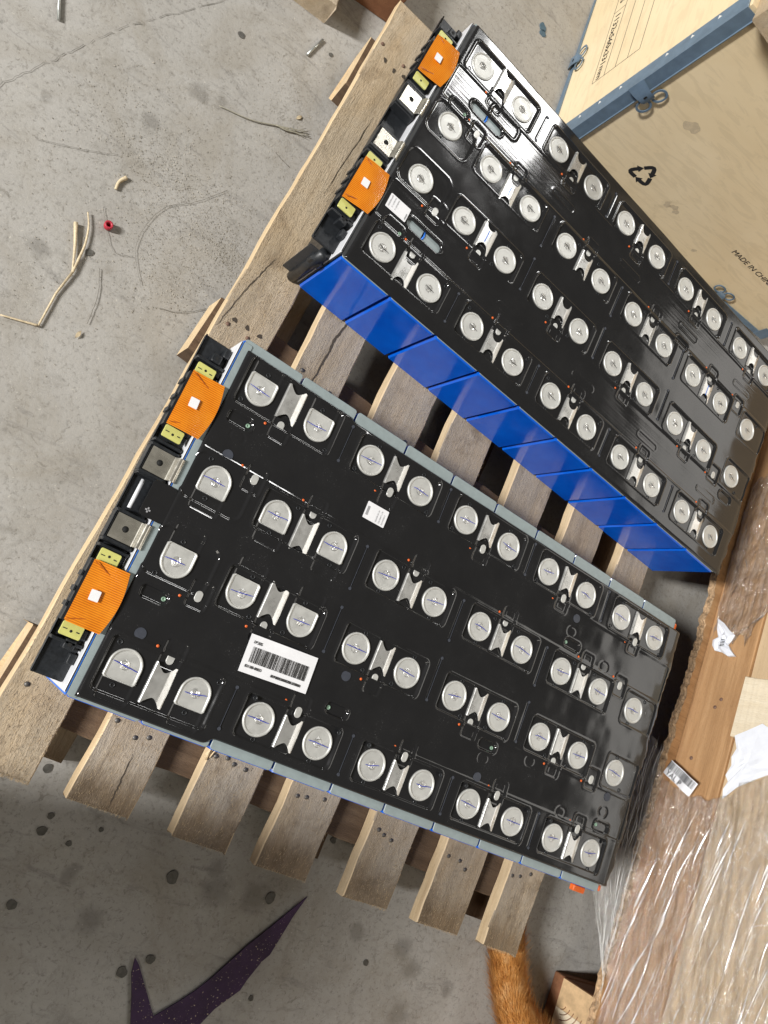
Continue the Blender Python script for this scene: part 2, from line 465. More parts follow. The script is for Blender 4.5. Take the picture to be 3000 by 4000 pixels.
# ------------------------------------------------------------------ mesh helpers
class MB:
    def __init__(self):
        self.v, self.f, self.sm = [], [], []

    def add(self, vs, fs, smooth=False):
        o = len(self.v)
        self.v += [tuple(p) for p in vs]
        self.f += [tuple(i + o for i in f) for f in fs]
        self.sm += [smooth] * len(fs)
        return self

    def box(self, x0, x1, y0, y1, z0, z1, bev=0.0):
        if bev <= 0:
            vs = [(x, y, z) for z in (z0, z1) for y in (y0, y1) for x in (x0, x1)]
            return self.add(vs, [(0, 2, 3, 1), (4, 5, 7, 6), (0, 1, 5, 4), (2, 6, 7, 3), (0, 4, 6, 2), (1, 3, 7, 5)])
        b = bev
        out = []
        for (zz, ins) in ((z0, b), (z0 + b, 0), (z1 - b, 0), (z1, b)):
            c = b if ins == 0 else b * 1.6
            X0, X1, Y0, Y1 = x0 + ins, x1 - ins, y0 + ins, y1 - ins
            out.append([(X0 + c, Y0, zz), (X1 - c, Y0, zz), (X1, Y0 + c, zz), (X1, Y1 - c, zz),
                        (X1 - c, Y1, zz), (X0 + c, Y1, zz), (X0, Y1 - c, zz), (X0, Y0 + c, zz)])
        vs = [p for r in out for p in r]
        fs = [tuple(range(7, -1, -1)), tuple(range(24, 32))]
        for r in range(3):
            for i in range(8):
                j = (i + 1) % 8
                fs.append((r * 8 + i, r * 8 + j, r * 8 + 8 + j, r * 8 + 8 + i))
        return self.add(vs, fs)

    def prism(self, pts, z0, z1, bev=0.0, smooth=False):
        n = len(pts)
        rings = [(z0, 0.0), (z1, 0.0)]
        if bev:
            rings = [(z0, 0.0), (z1 - bev, 0.0), (z1, bev)]
        vs, fs = [], []
        cx = sum(p[0] for p in pts) / n
        cy = sum(p[1] for p in pts) / n
        for z, ins in rings:
            for k, (x, y) in enumerate(pts):
                if ins:
                    ax, ay = pts[k - 1]
                    bx, by = pts[(k + 1) % n]
                    dx, dy = bx - ax, by - ay
                    L = math.hypot(dx, dy) or 1
                    x, y = x - dy / L * ins, y + dx / L * ins
                vs.append((x, y, z))
        fs.append(tuple(range(n - 1, -1, -1)))
        fs.append(tuple(range((len(rings) - 1) * n, len(rings) * n)))
        for r in range(len(rings) - 1):
            for i in range(n):
                j = (i + 1) % n
                fs.append((r * n + i, r * n + j, r * n + n + j, r * n + n + i))
        return self.add(vs, fs, smooth)

    def lathe(self, prof, seg=32, cx=0, cy=0, smooth=True):
        vs, fs = [], []
        n = len(prof)
        for i in range(seg):
            a = 2 * math.pi * i / seg
            for r, z in prof:
                vs.append((cx + r * math.cos(a), cy + r * math.sin(a), z))
        for i in range(seg):
            j = (i + 1) % seg
            for k in range(n - 1):
                fs.append((i * n + k, j * n + k, j * n + k + 1, i * n + k + 1))
        if prof[0][0] > 1e-7:
            fs.append(tuple(i * n for i in range(seg - 1, -1, -1)))
        if prof[-1][0] > 1e-7:
            fs.append(tuple(i * n + n - 1 for i in range(seg)))
        return self.add(vs, fs, smooth)

    def tube(self, path, r, seg=6, smooth=True):
        P = [Vector(p) for p in path]
        rr = r if isinstance(r, (list, tuple)) else [r] * len(P)
        vs, fs = [], []
        up = Vector((0.13, 0.27, 0.95))
        for i, p in enumerate(P):
            d = (P[min(i + 1, len(P) - 1)] - P[max(i - 1, 0)]).normalized()
            a = d.cross(up)
            if a.length < 1e-4:
                a = d.cross(Vector((1, 0, 0)))
            a.normalize()
            b = a.cross(d)
            for k in range(seg):
                t = 2 * math.pi * k / seg
                vs.append(p + (a * math.cos(t) + b * math.sin(t)) * rr[i])
        for i in range(len(P) - 1):
            for k in range(seg):
                j = (k + 1) % seg
                fs.append((i * seg + k, i * seg + j, i * seg + seg + j, i * seg + seg + k))
        fs.append(tuple(range(seg - 1, -1, -1)))
        o = (len(P) - 1) * seg
        fs.append(tuple(range(o, o + seg)))
        return self.add(vs, fs, smooth)

    def grid(self, X, Y, Z, smooth=True, flip=False):
        ny, nx = X.shape
        vs = np.stack([X.ravel(), Y.ravel(), Z.ravel()], 1)
        idx = np.arange(nx * ny).reshape(ny, nx)
        q = np.stack([idx[:-1, :-1], idx[:-1, 1:], idx[1:, 1:], idx[1:, :-1]], -1).reshape(-1, 4)
        if flip:
            q = q[:, ::-1]
        return self.add(vs.tolist(), q.tolist(), smooth)

    def mesh(self, name, mat):
        me = bpy.data.meshes.new(name)
        me.from_pydata(self.v, [], self.f)
        if any(self.sm):
            me.polygons.foreach_set('use_smooth', self.sm)
        me.materials.append(mat)
        me.update()
        return me

    def build(self, name, mat, parent=None, loc=(0, 0, 0), rz=0.0):
        return put(name, self.mesh(name, mat), parent, loc, rz)


def put(name, me, parent=None, loc=(0, 0, 0), rz=0.0):
    o = bpy.data.objects.new(name, me)
    COL.objects.link(o)
    o.location = loc
    o.rotation_euler = (0, 0, rz)
    if parent is not None:
        o.parent = parent
    return o


def grid_mesh(name, X, Y, Z, mat, skip=None):
    """fast big grid"""
    ny, nx = X.shape
    co = np.stack([X.ravel(), Y.ravel(), Z.ravel()], 1).astype(np.float32)
    idx = np.arange(nx * ny).reshape(ny, nx)
    q = np.stack([idx[:-1, :-1], idx[:-1, 1:], idx[1:, 1:], idx[1:, :-1]], -1).reshape(-1, 4)
    if skip is not None:
        q = q[~skip.ravel()]
    me = bpy.data.meshes.new(name)
    me.vertices.add(len(co))
    me.vertices.foreach_set('co', co.ravel())
    me.loops.add(q.size)
    me.loops.foreach_set('vertex_index', q.ravel().astype(np.int32))
    me.polygons.add(len(q))
    me.polygons.foreach_set('loop_start', np.arange(0, q.size, 4, dtype=np.int32))
    me.polygons.foreach_set('loop_total', np.full(len(q), 4, dtype=np.int32))
    me.polygons.foreach_set('use_smooth', np.ones(len(q), dtype=bool))
    me.materials.append(mat)
    me.update()
    me.validate()
    return me


def vnoise(X, Y, scale, seed):
    """smooth value noise, scale = cell size"""
    rs = np.random.RandomState(seed)
    tab = rs.rand(64, 64)
    u, v = X / scale + 1000, Y / scale + 1000
    i, j = np.floor(u).astype(int), np.floor(v).astype(int)
    fu, fv = u - i, v - j
    fu, fv = fu * fu * (3 - 2 * fu), fv * fv * (3 - 2 * fv)
    a, b = tab[i % 64, j % 64], tab[(i + 1) % 64, j % 64]
    c, d = tab[i % 64, (j + 1) % 64], tab[(i + 1) % 64, (j + 1) % 64]
    return (a * (1 - fu) + b * fu) * (1 - fv) + (c * (1 - fu) + d * fu) * fv


def empty(name, loc=(0, 0, 0), rz=0.0):
    o = bpy.data.objects.new(name, None)
    COL.objects.link(o)
    o.location = loc
    o.rotation_euler = (0, 0, rz)
    return o


def tag(o, label, cat, group=None):
    o['label'] = label
    o['category'] = cat
    if group:
        o['group'] = group
    return o


def kind(o, k):
    o['kind'] = k
    return o


def lettering(name, txt, size, mat, parent, loc, rot, thick=0.00015, align='LEFT', xs=1.0, width=None):
    cu = bpy.data.curves.new(name, 'FONT')
    cu.body = txt
    cu.size = size
    cu.align_x = align
    cu.extrude = thick
    tmp = bpy.data.objects.new(name + '_tmp', cu)
    COL.objects.link(tmp)
    dg = bpy.context.evaluated_depsgraph_get()
    dg.update()
    me = bpy.data.meshes.new_from_object(tmp.evaluated_get(dg))
    bpy.data.objects.remove(tmp)
    bpy.data.curves.remove(cu)
    me.materials.clear()
    me.materials.append(mat)
    o = bpy.data.objects.new(name, me)
    COL.objects.link(o)
    if parent is not None:
        o.parent = parent
    o.location = loc
    o.rotation_euler = rot
    if width:
        xv = [v_.co.x for v_ in me.vertices]
        xs = width / (max(xv) - min(xv))
    o.scale = (xs, 1, 1)
    return o


# ------------------------------------------------------------------ the setting
fb = MB()
nx, ny = 240, 200
gx, gy = np.meshgrid(np.linspace(-2.2, 3.2, nx), np.linspace(-2.0, 3.0, ny))
gz = (vnoise(gx, gy, 0.35, 3) - 0.5) * 0.0016 + (vnoise(gx, gy, 0.11, 4) - 0.5) * 0.0006 - 0.0012
floor = kind(put('floor', grid_mesh('floor', gx, gy, gz, M['concrete'])), 'structure')

# unseen low box added to throw the soft shade across the near floor
kind(MB().box(-0.58, -0.50, -0.80, -0.427, 0, 0.72, 0.01).build('shade_blocker', M['shade_blocker']), 'structure')


def blob(cx, cy, r, n=18, rough=0.25, seed=0, ax=1.0):
    rs = random.Random(seed)
    ph = [rs.uniform(0, 6.28) for _ in range(3)]
    pts = []
    for i in range(n):
        a = 2 * math.pi * i / n
        q = r * (1 + rough * (0.5 * math.sin(2 * a + ph[0]) + 0.35 * math.sin(3 * a + ph[1]) + 0.3 * math.sin(5 * a + ph[2])) + rs.uniform(-.06, .06) * rough * 3)
        pts.append((cx + q * math.cos(a) * ax, cy + q * math.sin(a)))
    return pts


STAINS = [  # x, y, radius, soft?
    (0.0614, -0.2847, .0055, 0), (0.0863, -0.3465, .0060, 0), (0.0881, -0.3295, .0042, 0), (0.1198, -0.3514, .0036, 0),
    (0.1468, -0.3285, .0030, 0), (0.251, -0.356, .0085, 0), (0.386, -0.3488, .0078, 0), (0.0924, -0.4239, .0060, 0),
    (0.2673, -0.4458, .0060, 0), (0.241, -0.4648, .0070, 0), (0.4141, -0.4637, .0038, 0), (0.5619, -0.3936, .0045, 0),
    (0.4426, -0.2608, .0050, 0), (-0.1399, 0.6274, .0050, 0), (-0.0299, 0.7002, .0036, 0), (-0.1628, 0.2553, .0050, 0)]
for i, (x, y, r, s) in enumerate(STAINS):
    MB().prism(blob(x, y, r * .86, 40, 0.14, i), -0.0012, 0.00045).build('stain', M['stain'], floor)
for i, (x, y, r) in enumerate([(0.2467, 1.0367, .007), (0.2512, 1.027, .006)]):
    MB().prism(blob(x, y, r, 18, 0.2, 50 + i), -0.0012, 0.0006).build('paint_drop', M['blue_paint'], floor)
# hairline crack in the slab
ck = [(-0.40, 0.20), (-0.3232, 0.3656), (-0.3003, 0.4194), (-0.2861, 0.4515), (-0.2522, 0.5291), (-0.1956, 0.6197), (-0.14, 0.72), (-0.06, 0.86)]
pts = []
rs = random.Random(5)
for a, b in zip(ck[:-1], ck[1:]):
    for k in range(12):
        t = k / 12
        pts.append((a[0] + (b[0] - a[0]) * t + rs.uniform(-.0012, .0012), a[1] + (b[1] - a[1]) * t + rs.uniform(-.0012, .0012), 0.0))
mb = MB()
for a, b in zip(pts[:-1], pts[1:]):
    if rs.random() < 0.8:
        w = rs.uniform(.0002, .0005)
        mb.add([(a[0] - w, a[1], .0003), (a[0] + w, a[1], .0003), (b[0] + w, b[1], .0003), (b[0] - w, b[1], .0003)], [(0, 1, 2, 3)])
mb.build('crack', M['stain_soft'], floor)


def chips(name, mat, spots, n, smin, smax, seed, label=None, cat=None, z0=0.0, poly=None):
    r = np.random.RandomState(seed)
    vs, fs = [], []
    for i in range(n):
        if poly is not None:
            while True:
                x, y = r.uniform(poly[0], poly[1]), r.uniform(poly[2], poly[3])
                if poly[4](x, y):
                    break
        else:
            sx, sy, sg = spots[r.randint(len(spots))]
            x, y = sx + r.randn() * sg, sy + r.randn() * sg
        s = smin + (smax - smin) * r.rand() ** 3
        a = r.rand() * 6.28
        asp = 0.15 + 0.6 * r.rand()
        c_, s_ = math.cos(a) * s, math.sin(a) * s
        h = s * (0.15 + 0.3 * r.rand())
        o = len(vs)
        vs += [(x - c_, y - s_, z0), (x + s_ * asp, y - c_ * asp, z0), (x + c_, y + s_, z0), (x - s_ * asp, y + c_ * asp, z0), (x, y, z0 + h)]
        fs += [(o, o + 1, o + 4), (o + 1, o + 2, o + 4), (o + 2, o + 3, o + 4), (o + 3, o, o + 4)]
    me = bpy.data.meshes.new(name)
    me.from_pydata(vs, [], fs)
    me.materials.append(mat)
    return put(name, me)


SAW = [(-0.0383, 0.6132, .035), (-0.0261, 0.5496, .035), (-0.1326, 0.3955, .03), (-0.1158, 0.3875, .035), (-0.0242, 0.3496, .016),
       (-0.0584, 0.4047, .035), (-0.0781, 0.274, .035), (-0.2003, 0.4318, .04), (-0.06, 0.33, .045), (-0.17, 0.22, .06), (-0.16, 0.40, .06)]
g = chips('grit', M['grit'], SAW, 15000, .0002, .0012, 11)
kind(g, 'stuff')
tag(g, 'fine grit and sawdust scattered over the grey floor beside the pallet', 'grit')
g = chips('grit', M['grit'], [(0, 0, 1)], 6000, .0002, .0010, 12, poly=(-0.4, 1.0, -0.6, 1.2, lambda x, y: True))
kind(g, 'stuff')
tag(g, 'thin specks of grit strewn evenly over the whole concrete floor', 'grit')

# ------------------------------------------------------------------ pallet
PAL_RZ = -0.037


def pal(u, v, z=0.0):
    c, s = math.cos(PAL_RZ), math.sin(PAL_RZ)
    return (c * u - s * v, s * u + c * v, z)


pallet = tag(empty('pallet', pal(0, 0), PAL_RZ), 'weathered wooden pallet of spaced slats carrying both black battery modules', 'pallet')


def plank(L, W, T, seed, nseg=46, jit=0.0009, ragged=0.0):
    """closed board, length along x, origin at its bottom centre, worn edges"""
    rs = random.Random(seed)
    b = 0.0013
    sec0 = [(-W / 2 + b, 0), (W / 2 - b, 0), (W / 2, b), (W / 2, T - b), (W / 2 - b, T), (-W / 2 + b, T), (-W / 2, T - b), (-W / 2, b)]
    vs, fs = [], []
    n = len(sec0)
    wl = wr = 0.0
    for i in range(nseg + 1):
        x = -L / 2 + L * i / nseg
        wl = 0.8 * wl + rs.uniform(-jit, jit)
        wr = 0.8 * wr + rs.uniform(-jit, jit)
        for k, (y, z) in enumerate(sec0):
            yy = y + (wl if y < 0 else wr)
            xx = x
            if ragged and i in (0, nseg):
                xx += rs.uniform(-1, 1) * ragged
            vs.append((xx, yy + rs.uniform(-jit, jit) * .35, z + (rs.uniform(-jit, jit) * .4 if z > T / 2 else 0)))
    for i in range(nseg):
        for k in range(n):
            j = (k + 1) % n
            fs.append((i * n + k, i * n + n + k, i * n + n + j, i * n + j))
    fs.append(tuple(range(n)))
    o = nseg * n
    fs.append(tuple(range(o + n - 1, o - 1, -1)))
    return vs, fs


def plank_obj(name, L, W, T, seed, mat, parent, loc, rz, side_mat=None, ragged=0.0, jit=0.0009):
    vs, fs = plank(L, W, T, seed, ragged=ragged, jit=jit)
    me = bpy.data.meshes.new(name)
    me.from_pydata(vs, [], fs)
    me.materials.append(mat)
    if side_mat is not None:
        me.materials.append(side_mat)
        for p in me.polygons:
            if abs(p.normal.y) > 0.6:
                p.material_index = 1
    return put(name, me, parent, loc, rz)


SLATS = [(-0.0235, .0440, 'board_wood'), (.0825, .1520, 'deck_wood'), (.2035, .2755, 'deck_wood'), (.3145, .3865, 'deck_wood'),
         (.4435, .5135, 'deck_wood'), (.5650, .6370, 'deck_wood'), (.6850, .7520, 'deck_wood')]
slat_obs = []
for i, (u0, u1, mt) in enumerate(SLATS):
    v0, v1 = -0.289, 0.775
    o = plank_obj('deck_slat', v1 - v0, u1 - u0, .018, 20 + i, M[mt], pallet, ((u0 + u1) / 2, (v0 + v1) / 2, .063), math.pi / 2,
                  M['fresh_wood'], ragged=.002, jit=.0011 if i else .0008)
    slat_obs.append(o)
for i, (v0, v1) in enumerate([(-.2315, -.150), (.196, .273), (.625, .713)]):
    o = plank_obj('stringer', .792, v1 - v0, .045, 40 + i, M['dark_wood'], pallet, ((-.030 + .762) / 2, (v0 + v1) / 2, .018), 0, None, ragged=.004)
    me = o.data
    me.materials.append(M['fresh_wood'])
    for p in me.polygons:
        if abs(p.normal.x) > .6:
            p.material_index = 1
for i, (u0, u1) in enumerate([(.012, .078), (.36, .43), (.683, .750)]):
    plank_obj('bottom_board', 1.02, u1 - u0, .0178, 60 + i, M['deck_wood'] if i == 0 else M['dark_wood'], pallet, ((u0 + u1) / 2, .24, 0.0), math.pi / 2)

NAILS = [(0.0926, -0.2025), (0.1184, -0.2116), (0.1322, -0.2064), (-0.0062, -0.2033), (0.2119, -0.1976), (0.2259, -0.1949), (0.2361, -0.1984),
         (0.2521, -0.199), (0.3282, -0.2035), (0.3406, -0.2011), (0.3645, -0.1959), (0.4553, -0.2039), (0.4654, -0.2076), (0.479, -0.2102),
         (0.5752, -0.2012), (0.5962, -0.2016), (0.6095, -0.2094), (0.6941, -0.1931), (0.7083, -0.1901), (0.7266, -0.1821),
         (0.0933, 0.2475), (0.1374, 0.2432), (0.2604, 0.2489), (0.3371, 0.2499)]
RUSTY = [(-0.0104, 0.2407), (0.0173, 0.24), (-0.016, 0.6982), (0.0218, 0.6963)]
PITS = [(-0.0058, 0.2498), (0.0111, 0.2505), (0.0284, 0.2509), (-0.003, 0.6815), (0.0136, 0.679), (0.0288, 0.6831)]
nm = MB().lathe([(0, .0012), (.0024, .0010), (.0028, 0.0)][::-1], 12).mesh('nail', M['nail'])
nr = MB().lathe([(.0027, 0), (.0023, .0010), (0, .0012)], 12).mesh('nail', M['nail_rust'])
for (u, v) in NAILS:
    put('nail', nm, pallet, (u, v, .0810))
for (u, v) in RUSTY:
    put('nail', nr, pallet, (u, v, .0810))
for i, (u, v) in enumerate(PITS):
    MB().prism(blob(0, 0, .0032, 12, .4, 80 + i, .8), 0, .0006).build('nail_pit', M['crack'], pallet, (u, v, .0811))


def crack_line(path, w0, seed, name='split'):
    rs = random.Random(seed)
    P = []
    for a, b in zip(path[:-1], path[1:]):
        for k in range(9):
            t = k / 9
            P.append((a[0] + (b[0] - a[0]) * t + rs.uniform(-.0006, .0006), a[1] + (b[1] - a[1]) * t))
    P.append(path[-1])
    mb = MB()
    n = len(P)
    L, Rr = [], []
    for k, (u, v) in enumerate(P):
        w = w0 * (0.25 + 0.75 * math.sin(math.pi * min(1, (k + .5) / n))) * rs.uniform(.6, 1.3)
        L.append((u - w, v, .0816))
        Rr.append((u + w, v, .0816))
    fs = [(k, n + k, n + k + 1, k + 1) for k in range(n - 1)]
    mb.add(L + Rr, fs)
    mb.build(name, M['crack'], pallet)


crack_line([(0.1246, -0.2278), (0.1258, -0.255), (0.1271, -0.2845)], .0008, 1)
crack_line([(0.1165, 0.338), (0.1159, 0.3298), (0.1120, 0.3098), (0.1125, .285), (0.110, 0.2406)], .0016, 2)
crack_line([(0.0005, 0.3473), (-.006, .318), (-0.0131, 0.2862), (-0.0205, 0.2318)], .0006, 3)
crack_line([(0.02, 0.60), (.017, .54), (0.012, 0.46)], .0005, 4)
# lifted splinters at the third slat
mb = MB()
rs = random.Random(9)
for k in range(9):
    u, v = .202 + rs.uniform(-.003, .006), -.200 + rs.uniform(-.006, .004)
    mb.tube([(u, v, .0815), (u + rs.uniform(-.004, .003), v + .010, .085), (u + rs.uniform(-.007, .003), v + .021, .086)], [.0011, .0008, .0002], 4)
mb.build('splinter', M['fresh_wood'], pallet)

# loose wood fibres raised on the worn slat tops and ends
r = np.random.RandomState(77)
for nm_, mat_, cnt in (('fibre', 'fresh_wood', 5200), ('fibre', 'deck_wood', 7000)):
    vs, fs = [], []
    for i in range(cnt):
        k = r.randint(len(SLATS)) if r.rand() < .72 else 0
        u0, u1, _ = SLATS[k]
        u = u0 + .001 + (u1 - u0 - .002) * r.rand()
        if k == 0 and r.rand() < .7:
            v = -.285 + 1.05 * r.rand()
        elif r.rand() < .55:
            v = -.289 + .095 * r.rand()
        else:
            v = .19 + .15 * r.rand()
        if r.rand() < .12:
            v = -.289 + r.rand() * .002
        a = math.pi / 2 + r.randn() * .35
        L = .0006 + .0022 * r.rand() ** 2
        w = .00010 + .00016 * r.rand()
        dx, dy = math.cos(a), math.sin(a)
        z = .0811
        h = .0002 + .0007 * r.rand() ** 2
        o = len(vs)
        vs += [(u - dx * L - dy * w, v - dy * L + dx * w, z), (u - dx * L + dy * w, v - dy * L - dx * w, z), (u + dx * L, v + dy * L, z + h), (u, v, z + h * .2)]
        fs += [(o, o + 1, o + 2), (o, o + 2, o + 3)]
    me = bpy.data.meshes.new(nm_)
    me.from_pydata(vs, [], fs)
    me.materials.append(M[mat_])
    kind(put(nm_, me, pallet), 'stuff')

# ------------------------------------------------------------------ battery modules
P_ = 72.5
ROWY = [148.7, 43.2, -43.2, -148.7]
SIDE = [-1, 1, -1, 1]           # side on which the sense tab sits
TOP = 0.117                      # cover plane above the module base


def pairs(row):
    return [0, 2, 4, 6, 8] if row in (0, 3) else [1, 3, 5, 7]


def cover_mesh(kind_):
    low = kind_ == 'low'
    x0, x1 = (7.0, 739.0) if low else (4.0, 735.0)
    ylo, yhi = (-188.0, 181.0) if low else (-190.5, 190.0)
    st = 1.15
    xs = np.arange(x0, x1 + .01, st)
    ys = np.arange(ylo, yhi + .01, st)
    X, Yn = np.meshgrid(xs, ys)
    if low:
        k = 1 / (1 + np.exp(-(X - 141.5) / 1.6))
        hi = 181.0 - 3.2 * k
        lo = -188.0 + 7.0 * k
        Y = np.where(Yn > 0, Yn * hi / 181.0, Yn * lo / -188.0)
    else:
        Y = Yn.copy()
    Z = np.zeros_like(X)

    def win(cx, cy, rx, ry):
        i0, i1 = np.searchsorted(xs, cx - rx), np.searchsorted(xs, cx + rx)
        j0, j1 = np.searchsorted(ys, cy - ry), np.searchsorted(ys, cy + ry)
        return slice(max(0, j0), max(0, j1)), slice(max(0, i0), max(0, i1))

    def sdf(cx, cy, hx, hy, r, m=5):
        s = win(cx, cy, hx + m, hy + m + 3)
        qx = np.abs(X[s] - cx) - (hx - r)
        qy = np.abs(Y[s] - cy) - (hy - r)
        d = np.hypot(np.maximum(qx, 0), np.maximum(qy, 0)) + np.minimum(np.maximum(qx, qy), 0) - r
        return s, d

    def sst(d, w):
        t = np.clip(0.5 - d / (2 * w), 0, 1)
        return t * t * (3 - 2 * t)

    def recess(cx, cy, hx, hy, r, depth, w=1.2, rim=0.5, rw=1.0):
        s, d = sdf(cx, cy, hx, hy, r)
        Z[s] -= depth * sst(d, w)
        if rim:
            Z[s] += rim * np.exp(-((d - 0.9) / rw) ** 2)

    def ridge(cx, cy, hx, hy, r, h, w=0.8):
        s, d = sdf(cx, cy, hx, hy, r)
        Z[s] += h * np.exp(-(d / w) ** 2)

    # flex-circuit troughs
    for cy in (95.5, -95.5):
        recess(370, cy, 362, 25.5, 3, 0.7, 1.3, 0.35, 1.2)
    # film undulation
    Z += (vnoise(X, Y, 44, 1 if low else 5) - .5) * (0.9 if low else 0.7) + (vnoise(X, Y, 17, 2 if low else 6) - .5) * (0.30 if low else 0.10)
    for row in range(4):
        yc, s_ = ROWY[row], SIDE[row]
        for i in pairs(row):
            xa = i * P_ + 14.5
            cx = xa + 57.5
            hy = 22.0
            cy = yc
            if low and i < 2 and row in (0, 3):
                hy, cy = 26, yc + (2.5 if row == 0 else -2.5)
            recess(cx, cy, 57.5, hy, 5, 2.5, 1.0, 1.1, 1.0)
            # tongue with the sense tab
            recess((i + 1) * P_, yc + s_ * 24.5, 10.5, 13.5, 3, 1.0, 1.0, 0.35)
            ridge((i + 1) * P_, yc + s_ * 31.5, 6.5, 4, 1.2, 0.35, 0.6)
        if row in (1, 2):
            recess(40, yc - s_ * 3, 33, 24, 10, 1.5, 1.2, 0.45)
            recess(699, yc, 31, 22, 5, 1.5)
            for bx in (1, 9):
                recess(bx * P_ - 2, yc + s_ * 20, 10.5, 13.5, 3, 1.3, 1.0, 0.5)
    if low:
        # channels that reach in from the D-shaped openings
        for (c, r_) in ((0, 0), (1, 0), (1, 1), (2, 1), (0, 1), (0, 2), (1, 2), (2, 2), (0, 3), (1, 3)):
            yc = ROWY[r_]
            sg = 1 if r_ in (0, 2) else -1
            recess((c + .5) * P_, yc + sg * 22, 15, 12, 3, 1.0, 1.0, 0.35)
        for (cx, cy) in ((31, 110), (31, -80), (260, -111), (546, 80.5), (468, -79.5), (693, -114)):
            recess(cx, cy, 14, 6, 5, 2.6, 1.3, 0.9, 1.0)
        for (cx, cy) in ((539.4, 95.6), (469.2, -95.0), (688.1, -95.6), (35.5, 93.9), (541.1, -75.1), (615.2, -116.6), (611.9, 75.6)):
            ridge(cx, cy, 8, 6, 5.9, -0.45, 0.9)
    else:
        for (cx, cy) in ((72.5, 93.5), (73, -99)):
            recess(cx, cy, 26.5, 6.2, 6, 6.5, 1.4, 0.9, 1.8)
        for (cx, cy) in ((36, 72.5), (36, -119), (500, 40 + 29), (690, -80)):
            recess(cx, cy, 15, 6.5, 5.5, 2.2, 1.2, 0.8, 1.0)
        for cx in (219.5, 362.5, 505, 648):
            for cy in (92, -99.5):
                ridge(cx, cy, 22, 5, 4.9, 0.35, 0.7)
        ridge(95, 110, 24, 10, 6, 0.7, 2.0)
    for row in range(4):
        if row in (0, 3):
            bx = [2, 4, 6, 8]
            lo_, hi_ = 128, 170
        else:
            bx = [3, 5, 7]
            lo_, hi_ = 11, 61
        for b in bx:
            cy = (lo_ + hi_) / 2 * (1 if row in (0, 1) else -1)
            ridge(b * P_, cy, 1.2, (hi_ - lo_) / 2, 1.1, -0.3, 0.9)
    # cable trough, folded right-hand end, and rounded outer lip
    Z -= 2.4 * np.clip((X - (x1 - 12)) / 12, 0, 1) ** 2
    dl = np.minimum(X - x0, x1 - X)
    dt = np.minimum(Y - Y.min(axis=0), Y.max(axis=0) - Y)
    de = np.minimum(dl, dt)
    Z -= 3.0 * np.clip(1 - de / 2.6, 0, 1) ** 2
    # ragged right end
    X = X + np.where(X > x1 - 8, (vnoise(Y, Y * 0, 17, 9) - .5) * 7 + (vnoise(Y, Y * 0, 5, 10) - .5) * 2.5, 0) * np.clip((X - x1 + 8) / 8, 0, 1)
    me = grid_mesh('cover', X * .001, Y * .001, TOP + Z * .001, M['cover_low' if low else 'cover_up'])

    def zat(x, y):
        i = int(np.clip(round((x - x0) / st), 0, len(xs) - 1))
        j = int(np.clip(round((y - ylo) / st), 0, len(ys) - 1))
        return TOP + float(Z[j, i]) * .001
    return me, zat


def disc_mesh():
    return MB().lathe([(.0174, -.0012), (.0173, .0002), (.0170, .0008), (.0165, .0012), (.0159, .0013), (.0153, .0011), (.0149, .0006), (.0147, .0002), (.0145, .0000), (.0142, .0000), (.0120, 0.0), (.0119, 0.0), (.0112, -.00008), (.0108, -.00008), (.0060, -.00008), (0, -.00008)], 44).mesh('terminal_disc', M['alu'])


def weld_mesh(seed):
    rs = random.Random(seed)
    mb = MB()
    vs = [(0, 0, .0003)]
    fs = []
    rings = [(.0009, .0001), (.0019, .0005), (.0030, .0001), (.0040, .0005), (.0049, .0000)]
    n = 20
    for r, z in rings:
        for k in range(n):
            a = 2 * math.pi * k / n
            rr = r * rs.uniform(.92, 1.08)
            vs.append((rr * math.cos(a), rr * math.sin(a), z * .9 + rs.uniform(0, .00026)))
    for k in range(n):
        fs.append((0, 1 + k, 1 + (k + 1) % n))
    for i in range(len(rings) - 1):
        for k in range(n):
            j = (k + 1) % n
            fs.append((1 + i * n + k, 1 + i * n + n + k, 1 + i * n + n + j, 1 + i * n + j))
    mb.add(vs, fs, False)
    return mb.mesh('weld_spot', M['weld'])


def d_mesh():
    """opening with one straight side (toward +y), sides straight, rest round"""
    def ring(r, h):
        p = []
        for k in range(25):
            a = math.pi + math.pi * k / 24
            p.append((r * math.cos(a), r * math.sin(a)))
        c = .0018
        p += [(r, h - c), (r - c, h), (-r + c, h), (-r, h - c)]
        return p
    mb = MB()
    rs_ = [(.0162, .0150, -.0012), (.0161, .0149, .0005), (.0156, .0148, .0012), (.0150, .0147, .0013), (.0143, .0146, .0010), (.0138, .0145, .0003), (.0135, .0144, .0), (.0131, .0140, .0), (.006, .006, .0000)]
    vs, fs = [], []
    n = 29
    for r, h, z in rs_:
        vs += [(x, y, z) for x, y in ring(r, h)]
    for i in range(len(rs_) - 1):
        for k in range(n):
            j = (k + 1) % n
            fs.append((i * n + k, i * n + j, i * n + n + j, i * n + n + k))
    o = (len(rs_) - 1) * n
    fs.append(tuple(range(o, o + n)))
    mb.add(vs, fs, True)
    return mb.mesh('terminal_disc', M['alu'])


